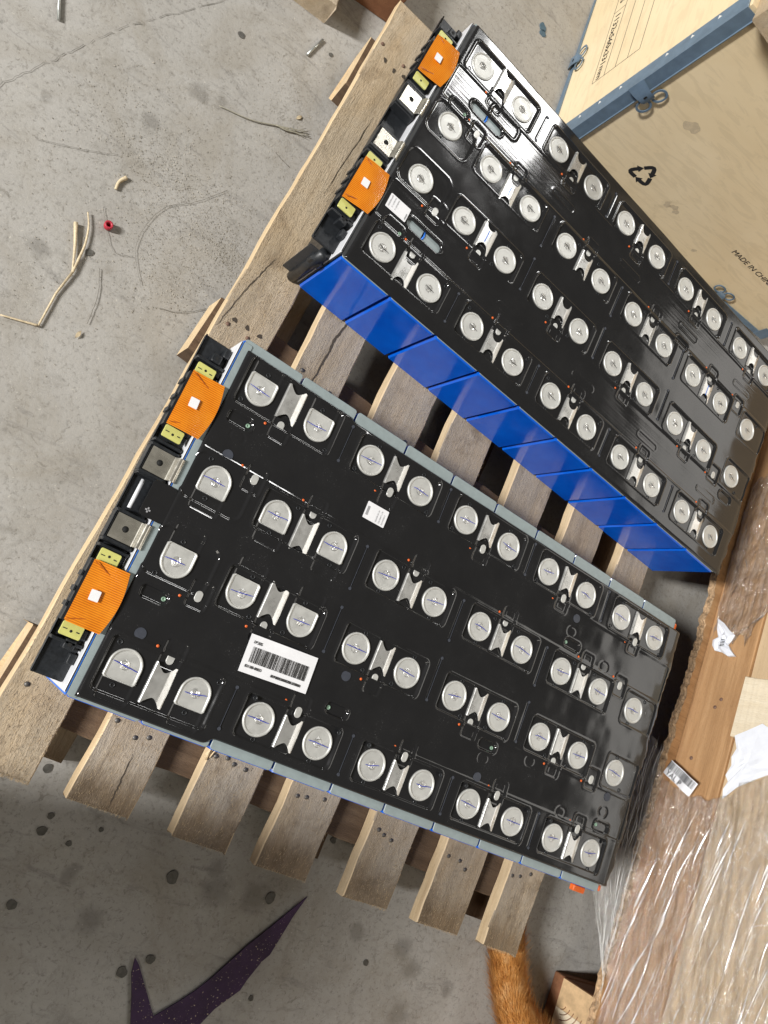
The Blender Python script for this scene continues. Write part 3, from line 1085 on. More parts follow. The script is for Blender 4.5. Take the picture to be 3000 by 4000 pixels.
def bridge_mesh(half_y, style):
    prof = [(-11.8, -0.6), (-11.6, 1.0), (-11.2, 1.9), (-10.5, 2.4), (-9.6, 2.55), (-7, 2.55), (-3.5, 2.55), (0, 2.55), (2.6, 2.55), (3.6, 2.53), (4.6, 2.36), (6.6, 1.66), (8.8, 0.86), (10.8, 0.1), (11.8, -0.5)]
    xs_ = []
    zs_ = []
    for (a, b) in zip(prof[:-1], prof[1:]):
        for k in range(3):
            t = k / 3
            xs_.append(a[0] + (b[0] - a[0]) * t)
            zs_.append(a[1] + (b[1] - a[1]) * t)
    xs_.append(prof[-1][0])
    zs_.append(prof[-1][1])

    def notch(x):
        if style == 'v':
            a = abs(x + 0.6) / 9.0
            return 8.5 * max(0, 1 - a) ** 0.75 * (1 - 0.10 * max(0, 1 - a * 4))
        r = 8.6
        return 10.5 * math.sqrt(max(0, 1 - (x / r) ** 2)) if abs(x) < r else 0
    n = 8
    X = np.array([[x for x in xs_] for _ in range(n)])
    Zz = np.array([[z for z in zs_] for _ in range(n)])
    Y = np.zeros_like(X)
    for k, x in enumerate(xs_):
        h = half_y - notch(x)
        Y[:, k] = np.linspace(-h, h, n)
    mb = MB()
    mb.grid(X * .001, Y * .001, Zz * .001, True)
    # a folded lower skin gives the strip thickness at its cut ends
    for e in (0, n - 1):
        top = [(X[e, k] * .001, Y[e, k] * .001, Zz[e, k] * .001) for k in range(len(xs_))]
        bot = [(p[0], p[1], p[2] - .0009) for p in top]
        m_ = len(top)
        fs = [(k, k + 1, m_ + k + 1, m_ + k) for k in range(m_ - 1)]
        mb.add(top + bot, fs)
    return mb.mesh('busbar_bridge', M['bridge'])


def pill_pts(hx, hy, n=10):
    p = []
    for k in range(n + 1):
        a = math.pi * k / n
        p.append((hx * math.cos(a), hy - hx + hx * math.sin(a)))
    for k in range(n + 1):
        a = math.pi + math.pi * k / n
        p.append((hx * math.cos(a), -hy + hx + hx * math.sin(a)))
    return p


def rounded(x0, x1, y0, y1, r, n=5):
    p = []
    for (cx, cy, a0) in ((x1 - r, y1 - r, 0), (x0 + r, y1 - r, 90), (x0 + r, y0 + r, 180), (x1 - r, y0 + r, 270)):
        for k in range(n + 1):
            a = rad(a0 + 90 * k / n)
            p.append((cx + r * math.cos(a), cy + r * math.sin(a)))
    return p


def plate_with_hole(x0, x1, y0, y1, cx, cy, r, z0, z1, seg=32):
    """rectangular plate with a round bolt hole"""
    def sq(a):
        c, s = math.cos(a), math.sin(a)
        t = min(((x1 - cx) / c if c > 1e-9 else (x0 - cx) / c if c < -1e-9 else 9e9), ((y1 - cy) / s if s > 1e-9 else (y0 - cy) / s if s < -1e-9 else 9e9))
        return cx + c * t, cy + s * t
    angs = sorted([2 * math.pi * k / seg for k in range(seg)] + [math.atan2(y - cy, x - cx) % (2 * math.pi) for x in (x0, x1) for y in (y0, y1)])
    n = len(angs)
    vs = []
    for z in (z0, z1):
        vs += [(*sq(a), z) for a in angs]
        vs += [(cx + r * math.cos(a), cy + r * math.sin(a), z) for a in angs]
    fs = []
    for i in range(n):
        j = (i + 1) % n
        fs.append((2 * n + i, 2 * n + j, 3 * n + j, 3 * n + i))
        fs.append((i, n + i, n + j, j))
        fs.append((i, j, 2 * n + j, 2 * n + i))
        fs.append((n + j, n + i, 3 * n + i, 3 * n + j))
    return vs, fs


DISC = disc_mesh()
DEE = d_mesh()
WELDS = [weld_mesh(k) for k in range(14)]
RIVET = MB().lathe([(.0026, -.0004), (.0024, .0005), (.0019, .0006), (.0015, -.0006), (0, -.0006)], 14).mesh('rivet_hole', M['black'])
CELL = MB()
CELL.box(-.03525, .03525, 0.0, .1905, 0.0, .1118, .0026)
CELL = CELL.mesh('cell', M['blue'])
LID = MB().prism(rounded(-.0350, .0350, .0010, .1897, .003), .1119, .1130, .0004).mesh('lid', M['lid'])
SLIT = {}
for nm_, h_ in (('a', .021), ('b', .025)):
    mb = MB()
    mb.box(-.00022, .00022, -h_, h_, -.0002, .0003)
    for s_ in (-1, 1):
        mb.prism([(.0018 * math.cos(6.283 * k / 14), s_ * h_ + .0018 * math.sin(6.283 * k / 14)) for k in range(14)], -.0002, .0004)
    SLIT[nm_] = mb.mesh('slit', M['dot'])
PILL = MB().prism(pill_pts(.0037, .0056), -.0006, .0004, .0002).mesh('sense_tab', M['alu'])
BR = {'v0': bridge_mesh(19.8, 'v'), 'v1': bridge_mesh(16.8, 'v'), 'u0': bridge_mesh(21.0, 'u'), 'u1': bridge_mesh(17.5, 'u')}
OSPOT = MB().lathe([(.0016, -.0003), (.0014, .0004), (0, .0005)], 10).mesh('orange_mark', M['orange_plain'])


def flex_mesh(seed):
    n, m = 30, 16
    X = np.zeros((n, m)); Y = np.zeros((n, m)); Z = np.zeros((n, m))
    for j in range(n):
        t = j / (n - 1)
        y = -.030 + .060 * t
        xr = -.0005 + .0065 * math.sin(math.pi * (0.12 + 0.76 * t)) ** 1.2
        for k in range(m):
            s = k / (m - 1)
            x = -.0315 + (xr + .0315) * s
            X[j, k] = x
            Y[j, k] = y + (0.0012 * math.sin(9 * t + seed) if k == 0 else 0)
            Z[j, k] = -.0035 + .0048 * s ** 1.3 + .0009 * math.sin(math.pi * s) + .0007 * math.sin(3.1 * t + 4 * s + seed)
    mb = MB()
    mb.grid(X, Y, Z, True)
    mb.grid(X, Y, Z - .0004, True, flip=True)
    for (a, b) in ((0, None), (n - 1, None)):
        top = [(X[a, k], Y[a, k], Z[a, k]) for k in range(m)]
        bot = [(p[0], p[1], p[2] - .0004) for p in top]
        mb.add(top + bot, [(k, k + 1, m + k + 1, m + k) for k in range(m - 1)])
    for k_ in (0, m - 1):
        top = [(X[j, k_], Y[j, k_], Z[j, k_]) for j in range(n)]
        bot = [(p[0], p[1], p[2] - .0004) for p in top]
        mb.add(top + bot, [(k, k + 1, n + k + 1, n + k) for k in range(n - 1)])
    return mb.mesh('flex_circuit', M['orange'])


def ribbon(pts, w, z):
    vs, fs = [], []
    for k, (x, y) in enumerate(pts):
        a = pts[max(0, k - 1)]
        b = pts[min(len(pts) - 1, k + 1)]
        dx, dy = b[0] - a[0], b[1] - a[1]
        L = math.hypot(dx, dy) or 1
        ww = w * (0.6 + 0.8 * math.sin(3.14 * (k + 1) / (len(pts) + 1)))
        vs += [(x - dy / L * ww, y + dx / L * ww, z), (x + dy / L * ww, y - dx / L * ww, z)]
    for k in range(len(pts) - 1):
        fs.append((2 * k, 2 * k + 1, 2 * k + 3, 2 * k + 2))
    return vs, fs


def build_module(kind_, loc, rz, label):
    low = kind_ == 'low'
    rs = random.Random(1 if low else 2)
    root = tag(empty('battery_module', loc, rz), label, 'battery', 'battery modules lying on the pallet')
    # cells
    for i in range(10):
        for s in (0, 1):
            c = put('cell', CELL, root, ((i + .5) * .0725, 0.0008 if s == 0 else -0.0008, 0.0))
            if s:
                c.rotation_euler = (0, 0, math.pi)
            l_ = put('lid', LID, c)
    cm, zat = cover_mesh(kind_)
    put('cover', cm, root)
    zp = lambda x, y: zat(x, y)
    for row in range(4):
        yc, sd = ROWY[row], SIDE[row]
        for c in range(10):
            x = (c + .5) * P_
            dee = low and ((row in (0, 3) and c < 2) or (row in (1, 2) and c < 3))
            z = zp(x, yc)
            d = put('terminal_disc', DEE if dee else DISC, root, (x * .001, yc * .001, z + .0008))
            if dee:
                d.rotation_euler = (0, 0, 0 if row in (0, 2) else math.pi)
            elif rs.random() < .99:
                d.rotation_euler = (rs.uniform(-.015, .015), rs.uniform(-.015, .015), rs.uniform(0, 6.28))
            w = put('weld_spot', WELDS[rs.randrange(14)], d, (rs.uniform(-.0008, .0008), rs.uniform(-.0008, .0008), .0001), rs.uniform(0, 6.28))
            # felt-pen stroke
            a0 = -d.rotation_euler[2] + rad(rs.uniform(-6, 10))
            if low:
                L0, L1 = rs.uniform(.008, .014), rs.uniform(.008, .015)
                wd = .00030
            else:
                L0, L1 = rs.uniform(.004, .006), rs.uniform(.006, .010)
                wd = .00034
                a0 += rad(rs.uniform(-4, 4)) - rad(12)
            pts = []
            bend = rs.uniform(-.0009, .0009)
            for k in range(9):
                t = -L0 + (L0 + L1) * k / 8
                oy = bend * math.sin(k * .6) + rs.uniform(-.00015, .00015)
                pts.append((t * math.cos(a0) - oy * math.sin(a0), t * math.sin(a0) + oy * math.cos(a0)))
            mb = MB()
            mb.add(*ribbon(pts, wd, .00085))
            mb.build('pen_mark', M['pen_blue' if low else 'pen_black'], d)
            # rivet holes on the outer side of each disc
            hx, hy = x + rs.uniform(-5, 5), yc - sd * 19.5
            put('rivet_hole', RIVET, root, (hx * .001, hy * .001, zp(hx, hy) + .0002))
            hx, hy = x + (18 if c % 2 else -14), yc + sd * 18
            put('rivet_hole', RIVET, root, (hx * .001, hy * .001, zp(hx, hy) + .0002))
        for i in pairs(row):
            bx = (i + 1) * P_
            big = (i < 2)
            key = ('v' if low else 'u') + ('0' if big else '1')
            by = yc - sd * (5.0 if big else 2.5)
            b = put('busbar_bridge', BR[key], root, (bx * .001, by * .001, zp(bx, yc) + .0004))
            if sd > 0 and not low:
                pass
            if not low and rs.random() < .12 or (not low and i == 1):
                mb = MB()
                mb.box(-.0016, -.0004, -.0085, .0085, .00256, .0028)
                mb.build('blue_pen_line', M['blue_line'], b)
        tabs = [(i + 1) * P_ for i in pairs(row)] + ([P_ - 2, 9 * P_ - 2] if row in (1, 2) else [])
        for bx in tabs:
            y = yc + sd * 21
            put('sense_tab', PILL, root, ((bx + rs.uniform(-.8, .8)) * .001, y * .001, zp(bx, y) + .0006))
            y = yc + sd * 27.5
            put('orange_mark', OSPOT, root, ((bx - 17.5) * .001, y * .001, zp(bx - 17.5, y) + .0002))
        bs = [2, 4, 6, 8] if row in (0, 3) else [3, 5, 7]
        for b in bs:
            y = 149 if row in (0, 3) else 36
            y = y if row < 2 else -y
            put('slit', SLIT['a' if row in (0, 3) else 'b'], root, (b * P_ * .001, y * .001, zp(b * P_, y + 12) + .0003))
    # ---- left end of the module
    zt = TOP
    ep = MB()
    ep.box(-.0335, -.0030, -.183, .178, .0895, .094, .0012)
    ep.box(-.0150, -.0030, -.181, .176, .004, .0893, .002)
    ep.box(-.0335, -.0318, -.183, .178, .094, .0965, .0005)
    for y0, y1 in ((-.150, -.056), (.053, .150), (-.053, -.020), (.017, .051)):
        ep.box(-.0335, -.0045, y0, y0 + .003, .094, .1085, .0006)
        ep.box(-.0335, -.0045, y1 - .003, y1, .094, .1085, .0006)
    ep.box(-.0330, -.0045, -.132, -.072, .094, .1085)
    ep.box(-.0330, -.0045, .071, .131, .094, .1085)
    end = ep.build('end_plate', M['black'], root)
    for yb in (.156, -.150):
        lb_ = MB().box(-.0205, -.0105, yb - .0045, yb + .0045, .0942, .1085, .0008).build('locating_block', M['black'], end)
        MB().box(-.0172, -.0138, yb - .0016, yb + .0018, .1084, .1088).build('block_hole', M['hole'], end)
        MB().box(-.0105, -.0040, yb - .016, yb - .006, .0942, .104, .0008).build('rib', M['black'], end)
        MB().box(-.0105, -.0040, yb + .007, yb + .017, .0942, .104, .0008).build('rib', M['black'], end)
    for yb in (-.120, -.105, -.09, .085, .10, .118):
        MB().box(-.0352, -.0337, yb, yb + .005, .090, .107).build('latch_rib', M['black'], end)
    MB().box(-.0029, -.0012, -.188, .184, .002, .1150, .0005).build('insulation_sheet', M['white_sheet'], root)
    MB().box(-.0011, -.0002, -.190, .186, .002, .1145).build('blue_edge', M['blue_line'] if low else M['black'], root)
    st = MB().prism(rounded(.0003, .0098 if low else .0062, -.1895, .186, .002), .1131, .1142, .0004)
    st.build('end_strip', M['lid'] if low else M['rubber'], root)
    # terminals
    for (ty, tx) in ((.0342, -.0190), (-.0365, -.0190)):
        mb = MB()
        vs, fs = plate_with_hole(-.0313, -.0085, ty - .0122, ty + .0122, tx, ty, .0031, .1095, .1115)
        mb.add(vs, fs)
        # stepped fold that climbs to the busbar
        prof = [(-.0085, .1115), (-.0076, .1118), (-.0066, .1150), (-.0056, .1176), (-.0040, .1184), (-.0018, .1182), (-.0006, .1170), (.0008, .1158)]
        X = np.array([[p[0] for p in prof]] * 2)
        Z = np.array([[p[1] for p in prof]] * 2)
        Y = np.array([[ty - .0122] * len(prof), [ty + .0122] * len(prof)])
        mb.grid(X, Y, Z, True)
        for e in (ty - .0122, ty + .0122):
            top = [(p[0], e, p[1]) for p in prof]
            mb.add(top + [(p[0], e, p[1] - .002) for p in prof], [(k, k + 1, 8 + k + 1, 8 + k) for k in range(7)])
        t_ = mb.build('terminal', M['nickel'], root)
        MB().lathe([(.0031, .1112), (.0027, .106), (0, .1045)], 24, tx, ty).build('bolt_hole', M['hole'], t_)
        fr = MB()
        fr.box(-.0345, -.0320, ty - .0145, ty + .0145, .094, .1108, .0006)
        fr.box(-.0345, -.0060, ty + .0128, ty + .0160, .094, .1112, .0006)
        fr.box(-.0345, -.0060, ty - .0160, ty - .0128, .094, .1112, .0006)
        fr.build('terminal_frame', M['black'], root)
    # flex circuits with their stiffener boards
    for k, yc in enumerate((.101, -.102)):
        f_ = put('flex_circuit', flex_mesh(k + (0 if low else 3)), root, (0, yc, zt + .0008))
        sl = MB().prism(rounded(-.0045, .0045, -.005, .005, .0008), 0, .0003)
        sl.build('sticker', M['label'], f_, (-.0178, -.0005, .0012), rad(4))
        # slanted printed trace across the sheet
        for s_ in (-1, 1):
            MB().box(-.012, .012, -.0004, .0004, 0, .0003).build('trace', M['trace'], f_, (-.019, s_ * .0235, -.0012), rad(-20 * s_))
        for s_ in (-1, 1):
            y_ = yc + s_ * .0358
            b_ = MB().prism(rounded(-.0302, -.0104, y_ - .0062, y_ + .0062, .0016), .1098, .1114, .0003).build('stiffener_board', M['yellow'], root)
            MB().lathe([(.0014, .1113), (.0012, .11155), (0, .11155)], 14, -.0205, y_ + s_ * .0008).build('board_hole', M['hole'], b_)
            if low:
                MB().box(-.0285, -.0245, y_ - .0004, y_ + .0004, .1114, .11165).build('pen_tick', M['ink'], b_)
                MB().box(-.0160, -.0130, y_ - .0006, y_ + .0004, .1114, .11165).build('pen_tick', M['ink'], b_)
    if low:
        ft = MB().prism(rounded(-.0168, .0085, -.0185, .0185, .004), .1145, .1158, .0004).build('film_tab', M['cover_low'], root)
        pl = MB()
        pl.box(-.0126, -.0074, -.0124, -.0110, .1158, .1161)
        pl.box(-.0107, -.0093, -.0143, -.0091, .1158, .1161)
        pl.build('plus_mark', M['grey_ink'], ft)
        wp = MB()
        wp.tube([(-.0240, -.016, .1035), (-.0240, .0, .1035), (-.0240, .014, .1035)], .0020, 10)
        wp.build('white_sleeve', M['white_sheet'], root)
        for k, (x, y) in enumerate(((34.9, 72.8), (35.2, -117.0), (254.4, -74.2), (539.8, 114.1), (469.3, -117.0), (687.9, -75.4))):
            MB().lathe([(.0056, -.0004), (.0055, .0004), (0, .0004)], 26, smooth=False).build('film_dot', M['dot'], root, (x * .001, y * .001, zp(x, y) + .0003))
        for (x, y) in ((40.9, 110.1), (41.2, -79.9), (250.2, -111.1), (536.7, 80.1), (477.0, -79.7), (684.5, -113.3)):
            MB().lathe([(.0024, 0), (.0022, .001), (.0013, .001), (.0011, .0002), (0, .0002)], 16).build('green_rivet', M['green'], root, (x * .001, y * .001, zp(x, y) + .0002))
        # small white label
        lb = MB().prism(rounded(-.0145, .0145, -.0098, .0098, .001), 0, .0004).build('label', M['label'], root, (.2118, .0972, zp(212, 97) + .0012), rad(1))
        for k, tx_ in enumerate(('024306-00136', '336.00AP1.136', 'S2MMF0015')):
            lettering('print', tx_, .0024, M['grey_ink'], lb, (.0030 + k * .0042, -.0080, .00045), (0, 0, rad(90)))
        mbq = MB()
        mbq.box(-.0128, -.0098, -.0055, .0048, .0004, .0006)
        mbq.build('print_block', M['grey_ink'], lb)
        # big barcode label
        bl = empty('barcode_label')
        bm_ = MB()
        nxl = 20
        X, Y = np.meshgrid(np.linspace(-.0395, .0395, nxl), np.linspace(-.0192, .0192, 8))
        Z = .0008 + .0012 * np.exp(-((X - .012) / .02) ** 2) * np.clip(Y / .0192, 0, 1) ** 2
        bm_.grid(X, Y, Z, True)
        bm_.grid(X, Y, Z - .0004, True, flip=True)
        bpy.data.objects.remove(bl)
        bl = bm_.build('barcode_label', M['label'], root, (.1762, -.0915, zp(176, -91) + .0012), rad(3.6))
        r2 = random.Random(4)
        x = -.0330
        mb = MB()
        while x < .0328:
            w = r2.choice((.00028, .00028, .0005, .0008, .0011))
            mb.add([(x, -.0078, .0010 + .0007 * math.exp(-((x - .012) / .02) ** 2) * .1), (x + w, -.0078, .0011), (x + w, .0078, .0011 + .0003), (x, .0078, .0011 + .0003)], [(0, 1, 2, 3)])
            x += w + r2.choice((.00035, .00035, .0006, .0009))
        mb.build('barcode', M['ink'], bl)
        lettering('print', '1P20S', .0042, M['ink'], bl, (-.0350, .0108, .0012), (0, 0, 0))
        lettering('print', '831100-00033', .0040, M['ink'], bl, (-.0352, -.0135, .0012), (0, 0, 0), xs=.82)
        lettering('print', '001MBB05000002B8G0300004', .0040, M['ink'], bl, (-.0050, -.0150, .0012), (0, 0, 0), xs=.70)
        # orange clips under the far corner
        mb = MB()
        mb.box(.700, .722, -.2005, -.1925, .088, .096, .001)
        mb.build('orange_clip', M['orange_plain'], root)
        MB().box(.7255, .7305, -.189, -.182, .104, .112, .001).build('orange_clip', M['orange_plain'], root)
        MB().box(.7255, .7300, .178, .186, .104, .112, .001).build('orange_clip', M['orange_plain'], root)
    else:
        for (x, y) in ((45.6, 73.4), (46.1, -119.4)):
            MB().lathe([(.0022, 0), (.0020, .001), (.0013, .001), (.0011, .0002), (0, .0002)], 16).build('green_rivet', M['green'], root, (x * .001, y * .001, zp(x, y) + .0002))
        for (x, y) in ((72.5, 93.5), (73, -99)):
            MB().tube([(x * .001, (y - 6) * .001, .1125), ((x + 1) * .001, y * .001, .1135), ((x + .5) * .001, (y + 6) * .001, .1125)], .0012, 8).build('blue_tie', M['blue_line'], root)
            MB().prism(pill_pts(.0050, .0240), 0, .0006).build('slot_liner', M['liner'], root, (x * .001, y * .001, zp(x, y) + .0001), math.pi / 2)
        lb = MB().prism(rounded(-.0148, .0148, -.0095, .0095, .001), 0, .0004).build('label', M['label'], root, (.0288, -.0965, zp(29, -96) + .0012), rad(1))
        for k, tx_ in enumerate(('S2MM00030021', '336.00AP1.12', '024306-00112')):
            lettering('print', tx_, .0024, M['grey_ink'], lb, (-.0125 + k * .0046, .0080, .00045), (0, 0, rad(-90)))
        mbq = MB()
        mbq.box(.0118, .0134, -.0070, .0010, .0004, .0006)
        mbq.build('print_block', M['grey_ink'], lb)
        # corner post and clip of the end plate seen past the blue cells
        mb = MB()
        mb.tube([(-.011, -.187, .002), (-.011, -.187, .05), (-.010, -.187, .088)], .0068, 12)
        mb.box(-.019, -.002, -.193, -.182, .060, .074, .002)
        mb.build('corner_post', M['black'], end)
        mb = MB()
        mb.box(-.028, -.012, -.1845, -.1825, .004, .080)
        mb.build('end_rib', M['rubber'], end)
    return root


build_module('low', (0, 0, .081), 0.0, 'battery module with blue pen marks and a large white barcode label')
build_module('up', (0.06276, 0.52394, .081), -0.0636, 'battery module showing blue cell sides, with black pen marks, beside the plywood box')

# ------------------------------------------------------------------ plywood box with steel edges
BM = Matrix(((0.99833, -0.05217, -0.02482, 0.3357), (0.05288, 0.99818, 0.02882, 0.8445), (0.02327, -0.03009, 0.99928, 0.0), (0, 0, 0, 1)))
box = tag(empty('plywood_box'), 'pale plywood box with blue grey steel edges and a printed recycling mark', 'box')
box.matrix_world = BM
BX, BY, BZ = .602, 1.14, .372
MB().box(.0012, .0092, .0002, BY, .004, BZ - .004).build('end_panel', M['ply'], box)
MB().box(.0094, BX - .001, .0012, .0092, .004, BZ - .004).build('side_panel', M['ply'], box)
MB().box(.0094, BX - .001, BY - .009, BY - .001, .004, BZ - .004).build('side_panel', M['ply'], box)
MB().box(BX - .0009, BX + .007, .002, BY - .002, .004, BZ - .004).build('end_panel', M['ply'], box)
MB().box(.002, BX, .003, BY - .003, BZ - .0039, BZ + .004).build('lid_panel', M['ply'], box)
mb = MB()      # vertical corner angle: flange on the end panel, flange on the side panel, rolled lip
mb.prism([(-.0012, -.0012), (.0180, -.0012), (.0188, -.0030), (.0200, -.0024), (.0196, .0000), (.0006, .0004), (.0006, .0260), (-.0012, .0260)], .002, BZ)
ang = mb.build('steel_corner', M['steel'], box)
for k in range(8):
    z = .0771 + .0415 * (k - 1)
    if z < .03:
        continue
    if .165 < z < .215:
        continue
    tri = [(-.0027, 0.0), (.0027, .0012), (-.0020, .0058)]
    vs = [(-.0016, .0195 + a, z + b) for a, b in tri] + [(-.0011, .0195 + a, z + b) for a, b in tri]
    MB().add(vs, [(0, 1, 2), (5, 4, 3), (0, 3, 4, 1), (1, 4, 5, 2), (2, 5, 3, 0)]).build('punched_tab', M['bright'], ang)
mb = MB()      # bottom edge angle under the end panel
mb.box(-.0014, .0005, .0262, BY, .001, .0120)
mb.build('steel_edge', M['steel'], box)
mb = MB()
mb.box(.0202, BX + .004, -.0014, .0005, .001, .0120)
mb.build('steel_edge', M['steel'], box)
mb = MB()
mb.box(BX - .017, BX + .009, -.0024, -.0016, .001, .030)
mb.build('steel_corner', M['steel'], box)


def clasp(name, parent, mat4):
    """spring clasp: plate with a bent tongue and two open rings behind it"""
    root_ = bpy.data.objects.new(name, None)
    COL.objects.link(root_)
    root_.parent = parent
    root_.matrix_local = mat4
    # local: x along the edge, y outwards over the panel, z off the surface
    n = 9
    prof = [(-.020, .0010), (-.016, .0022), (-.010, .0040), (-.004, .0056), (.002, .0062), (.008, .0058), (.012, .0046), (.0145, .0020)]
    X = np.array([[-.013 + .026 * k / (n - 1) for k in range(n)] for _ in prof])
    Y = np.array([[p[0]] * n for p in prof])
    Z = np.array([[p[1]] * n for p in prof])
    w = np.array([1.0, 1, .98, .9, .82, .8, .72, .55])
    X = X * w[:, None]
    m_ = MB().grid(X, Y, Z, True)
    m_.grid(X, Y, Z - .0009, True, flip=True)
    m_.build('tongue', M['steel'], root_)
    for s_ in (-1, 1):
        seg = 20
        ro, ri = .0108, .0080
        vs, fs = [], []
        for z in (.0012, .0026):
            for r in (ro, ri):
                for k in range(seg):
                    a = 2 * math.pi * k / seg
                    sq = 1.0 / max(abs(math.cos(a)), abs(math.sin(a))) if r == ro else 1.0
                    q = r * (1 + .12 * (sq - 1)) if r == ro else r
                    vs.append((s_ * .0135 + q * math.cos(a) * 1.12, .0165 + q * math.sin(a) * .95, z))
        for k in range(seg):
            j = (k + 1) % seg
            fs += [(2 * seg + k, 2 * seg + j, 3 * seg + j, 3 * seg + k), (k, seg + k, seg + j, j), (k, j, 2 * seg + j, 2 * seg + k), (seg + j, seg + k, 3 * seg + k, 3 * seg + j)]
        MB().add(vs, fs, False).build('ring', M['steel'], root_)
    MB().prism(pill_pts(.0014, .0030), .0063, .0066).build('tongue_slot', M['hole'], root_, (0, .003, 0), math.pi / 2)
    return root_


def frame4(o, xax, yax):
    x, y = Vector(xax).normalized(), Vector(yax).normalized()
    z = x.cross(y)
    return Matrix(((x.x, y.x, z.x, o[0]), (x.y, y.y, z.y, o[1]), (x.z, y.z, z.z, o[2]), (0, 0, 0, 1)))


clasp('clasp', box, frame4((.0165, -.0026, .198), (0, 0, -1), (1, 0, -.12)))
clasp('clasp', box, frame4((-.0016, .180, .012), (0, -1, 0), (0, 0, 1)))
clasp('clasp', box, frame4((.452, -.0016, .012), (1, 0, 0), (0, 0, 1)))
# printing on the end panel: a ruled table and the size
RX = Matrix.Rotation(rad(90), 4, 'X')
pr = MB()
lines_z = [.0805, .1055, .1285, .1530, .1765]


def end_line(y0, z0, y1, z1, w=.00045):
    dy, dz = y1 - y0, z1 - z0
    L = math.hypot(dy, dz)
    ny_, nz_ = -dz / L * w, dy / L * w
    x = .00095
    pr.add([(x, y0 - ny_, z0 - nz_), (x, y1 - ny_, z1 - nz_), (x, y1 + ny_, z1 + nz_), (x, y0 + ny_, z0 + nz_)], [(0, 1, 2, 3)])


for z in lines_z:
    end_line(.0865, z, .46, z)
end_line(.0865, lines_z[0], .0865, lines_z[-1])
end_line(.2385, lines_z[0], .2385, lines_z[1])
pr.build('printed_table', M['ink'], box)
lettering('print', '1132x560x331mm', .0150, M['ink'], box, (.0008, .2310, .0875), (rad(90), 0, rad(-90)), width=.138)
lettering('print', 'S', .0150, M['ink'], box, (.0008, .262, .0875), (rad(90), 0, rad(-90)), xs=1.0)
# printing on the side panel
lettering('print', 'MADE IN CHINA', .0140, M['ink'], box, (.3670, .0010, .0993), (rad(90), 0, 0), width=.116)


def recycle(cx, cz, R_):
    mb = MB()
    for k in range(3):
        a0 = rad(90 + 120 * k)
        # two corner vertices of the triangle: arrow bends round one corner
        def P(r, a):
            return Vector((cx + r * math.cos(a), cz + r * math.sin(a)))
        corner = P(R_, a0)
        prevc = P(R_, a0 + rad(120))
        nextc = P(R_, a0 - rad(120))
        din = (corner - prevc).normalized()
        dout = (nextc - corner).normalized()
        L = (corner - prevc).length
        w = R_ * .135
        path = []
        s0 = corner - din * L * .42
        c1 = corner - din * L * .24
        c2 = corner + dout * L * .24
        path = [s0, c1]
        for t in (.25, .5, .75):
            path.append(c1 * (1 - t) ** 2 + corner * 2 * t * (1 - t) + c2 * t * t)
        path.append(c2)
        e = corner + dout * L * .36
        path.append(e)
        vs, fs = [], []
        for i, p in enumerate(path):
            d = (path[min(i + 1, len(path) - 1)] - path[max(0, i - 1)]).normalized()
            nrm = Vector((-d.y, d.x))
            for s_ in (-1, 1):
                q = p + nrm * w * s_
                vs.append((q.x, .0009, q.y))
        for i in range(len(path) - 1):
            fs.append((2 * i, 2 * i + 2, 2 * i + 3, 2 * i + 1))
        o = len(vs)
        nrm = Vector((-dout.y, dout.x))
        for q in (e + nrm * w * 2.0, e - nrm * w * 2.0, e + dout * w * 2.8):
            vs.append((q.x, .0009, q.y))
        fs.append((o, o + 1, o + 2))
        mb.add(vs, fs)
    return mb


recycle(.1380, .0945, .0262).build('recycling_mark', M['ink'], box)
for i, (x, z, r) in enumerate([(.1084, .2094, .011), (.214, .083, .006), (.226, .088, .006), (.236, .083, .005), (.33, .05, .004)]):
    pts = blob(x, z, r, 16, .35, 100 + i, 1.1)
    vs = [(p[0], .00105, p[1]) for p in pts]
    MB().add(vs, [tuple(range(len(vs)))]).build('smudge', M['smudge'], box)
# grey plank end lying on the box
b_ = plank_obj('loose_plank', .5, .09, .025, 201, M['board_wood'], None, (0, 0, 0), 0)
b_.matrix_world = BM @ Matrix.Translation((.085, .22, BZ + .0045)) @ Matrix.Rotation(rad(82), 4, 'Z')
tag(b_, 'short rough plank resting on top of the plywood box', 'plank')

# ------------------------------------------------------------------ wrapped crate on the right
crate = tag(empty('wooden_crate', (.905, 0, 0)), 'orange pine crate on a block base, half covered in stretch film', 'crate')


def cpart(mbld, name, mat, parent=crate):
    o = mbld.build(name, mat, parent)
    o.location = (-.905, 0, 0) if parent is crate else (0, 0, 0)
    return o


# base sheet with a torn fibrous edge
rs_ = np.random.RandomState(8)
ys = np.linspace(-.75, .80, 420)
edge = .905 + (vnoise(ys, ys * 0, .02, 21) - .5) * .006 + (vnoise(ys, ys * 0, .006, 22) - .5) * .005
zz = np.array([.0885, .0905, .0935, .0965, .0995, .1015])
X = np.array([edge + (vnoise(ys * 1.0, ys * 0 + z * 3, .005, 23 + i) - .5) * .005 * (1 if 0 < i < 5 else .4) for i, z in enumerate(zz)])
Y = np.array([ys] * len(zz))
Z = np.array([np.full_like(ys, z) for z in zz])
mb = MB()
mb.grid(X, Y, Z, False, flip=True)
cpart(mb, 'torn_edge', M['fibre_edge'])
mb = MB()
n_ = len(ys)
top = [(X[-1, k], ys[k], .1015) for k in range(n_)] + [(1.75, ys[k], .1015) for k in range(n_)]
mb.add(top, [(k, n_ + k, n_ + k + 1, k + 1) for k in range(n_ - 1)])
bot = [(X[0, k], ys[k], .0885) for k in range(n_)] + [(1.75, ys[k], .0885) for k in range(n_)]
mb.add(bot, [(k, k + 1, n_ + k + 1, n_ + k) for k in range(n_ - 1)])
cpart(mb, 'base_sheet', M['pine'])


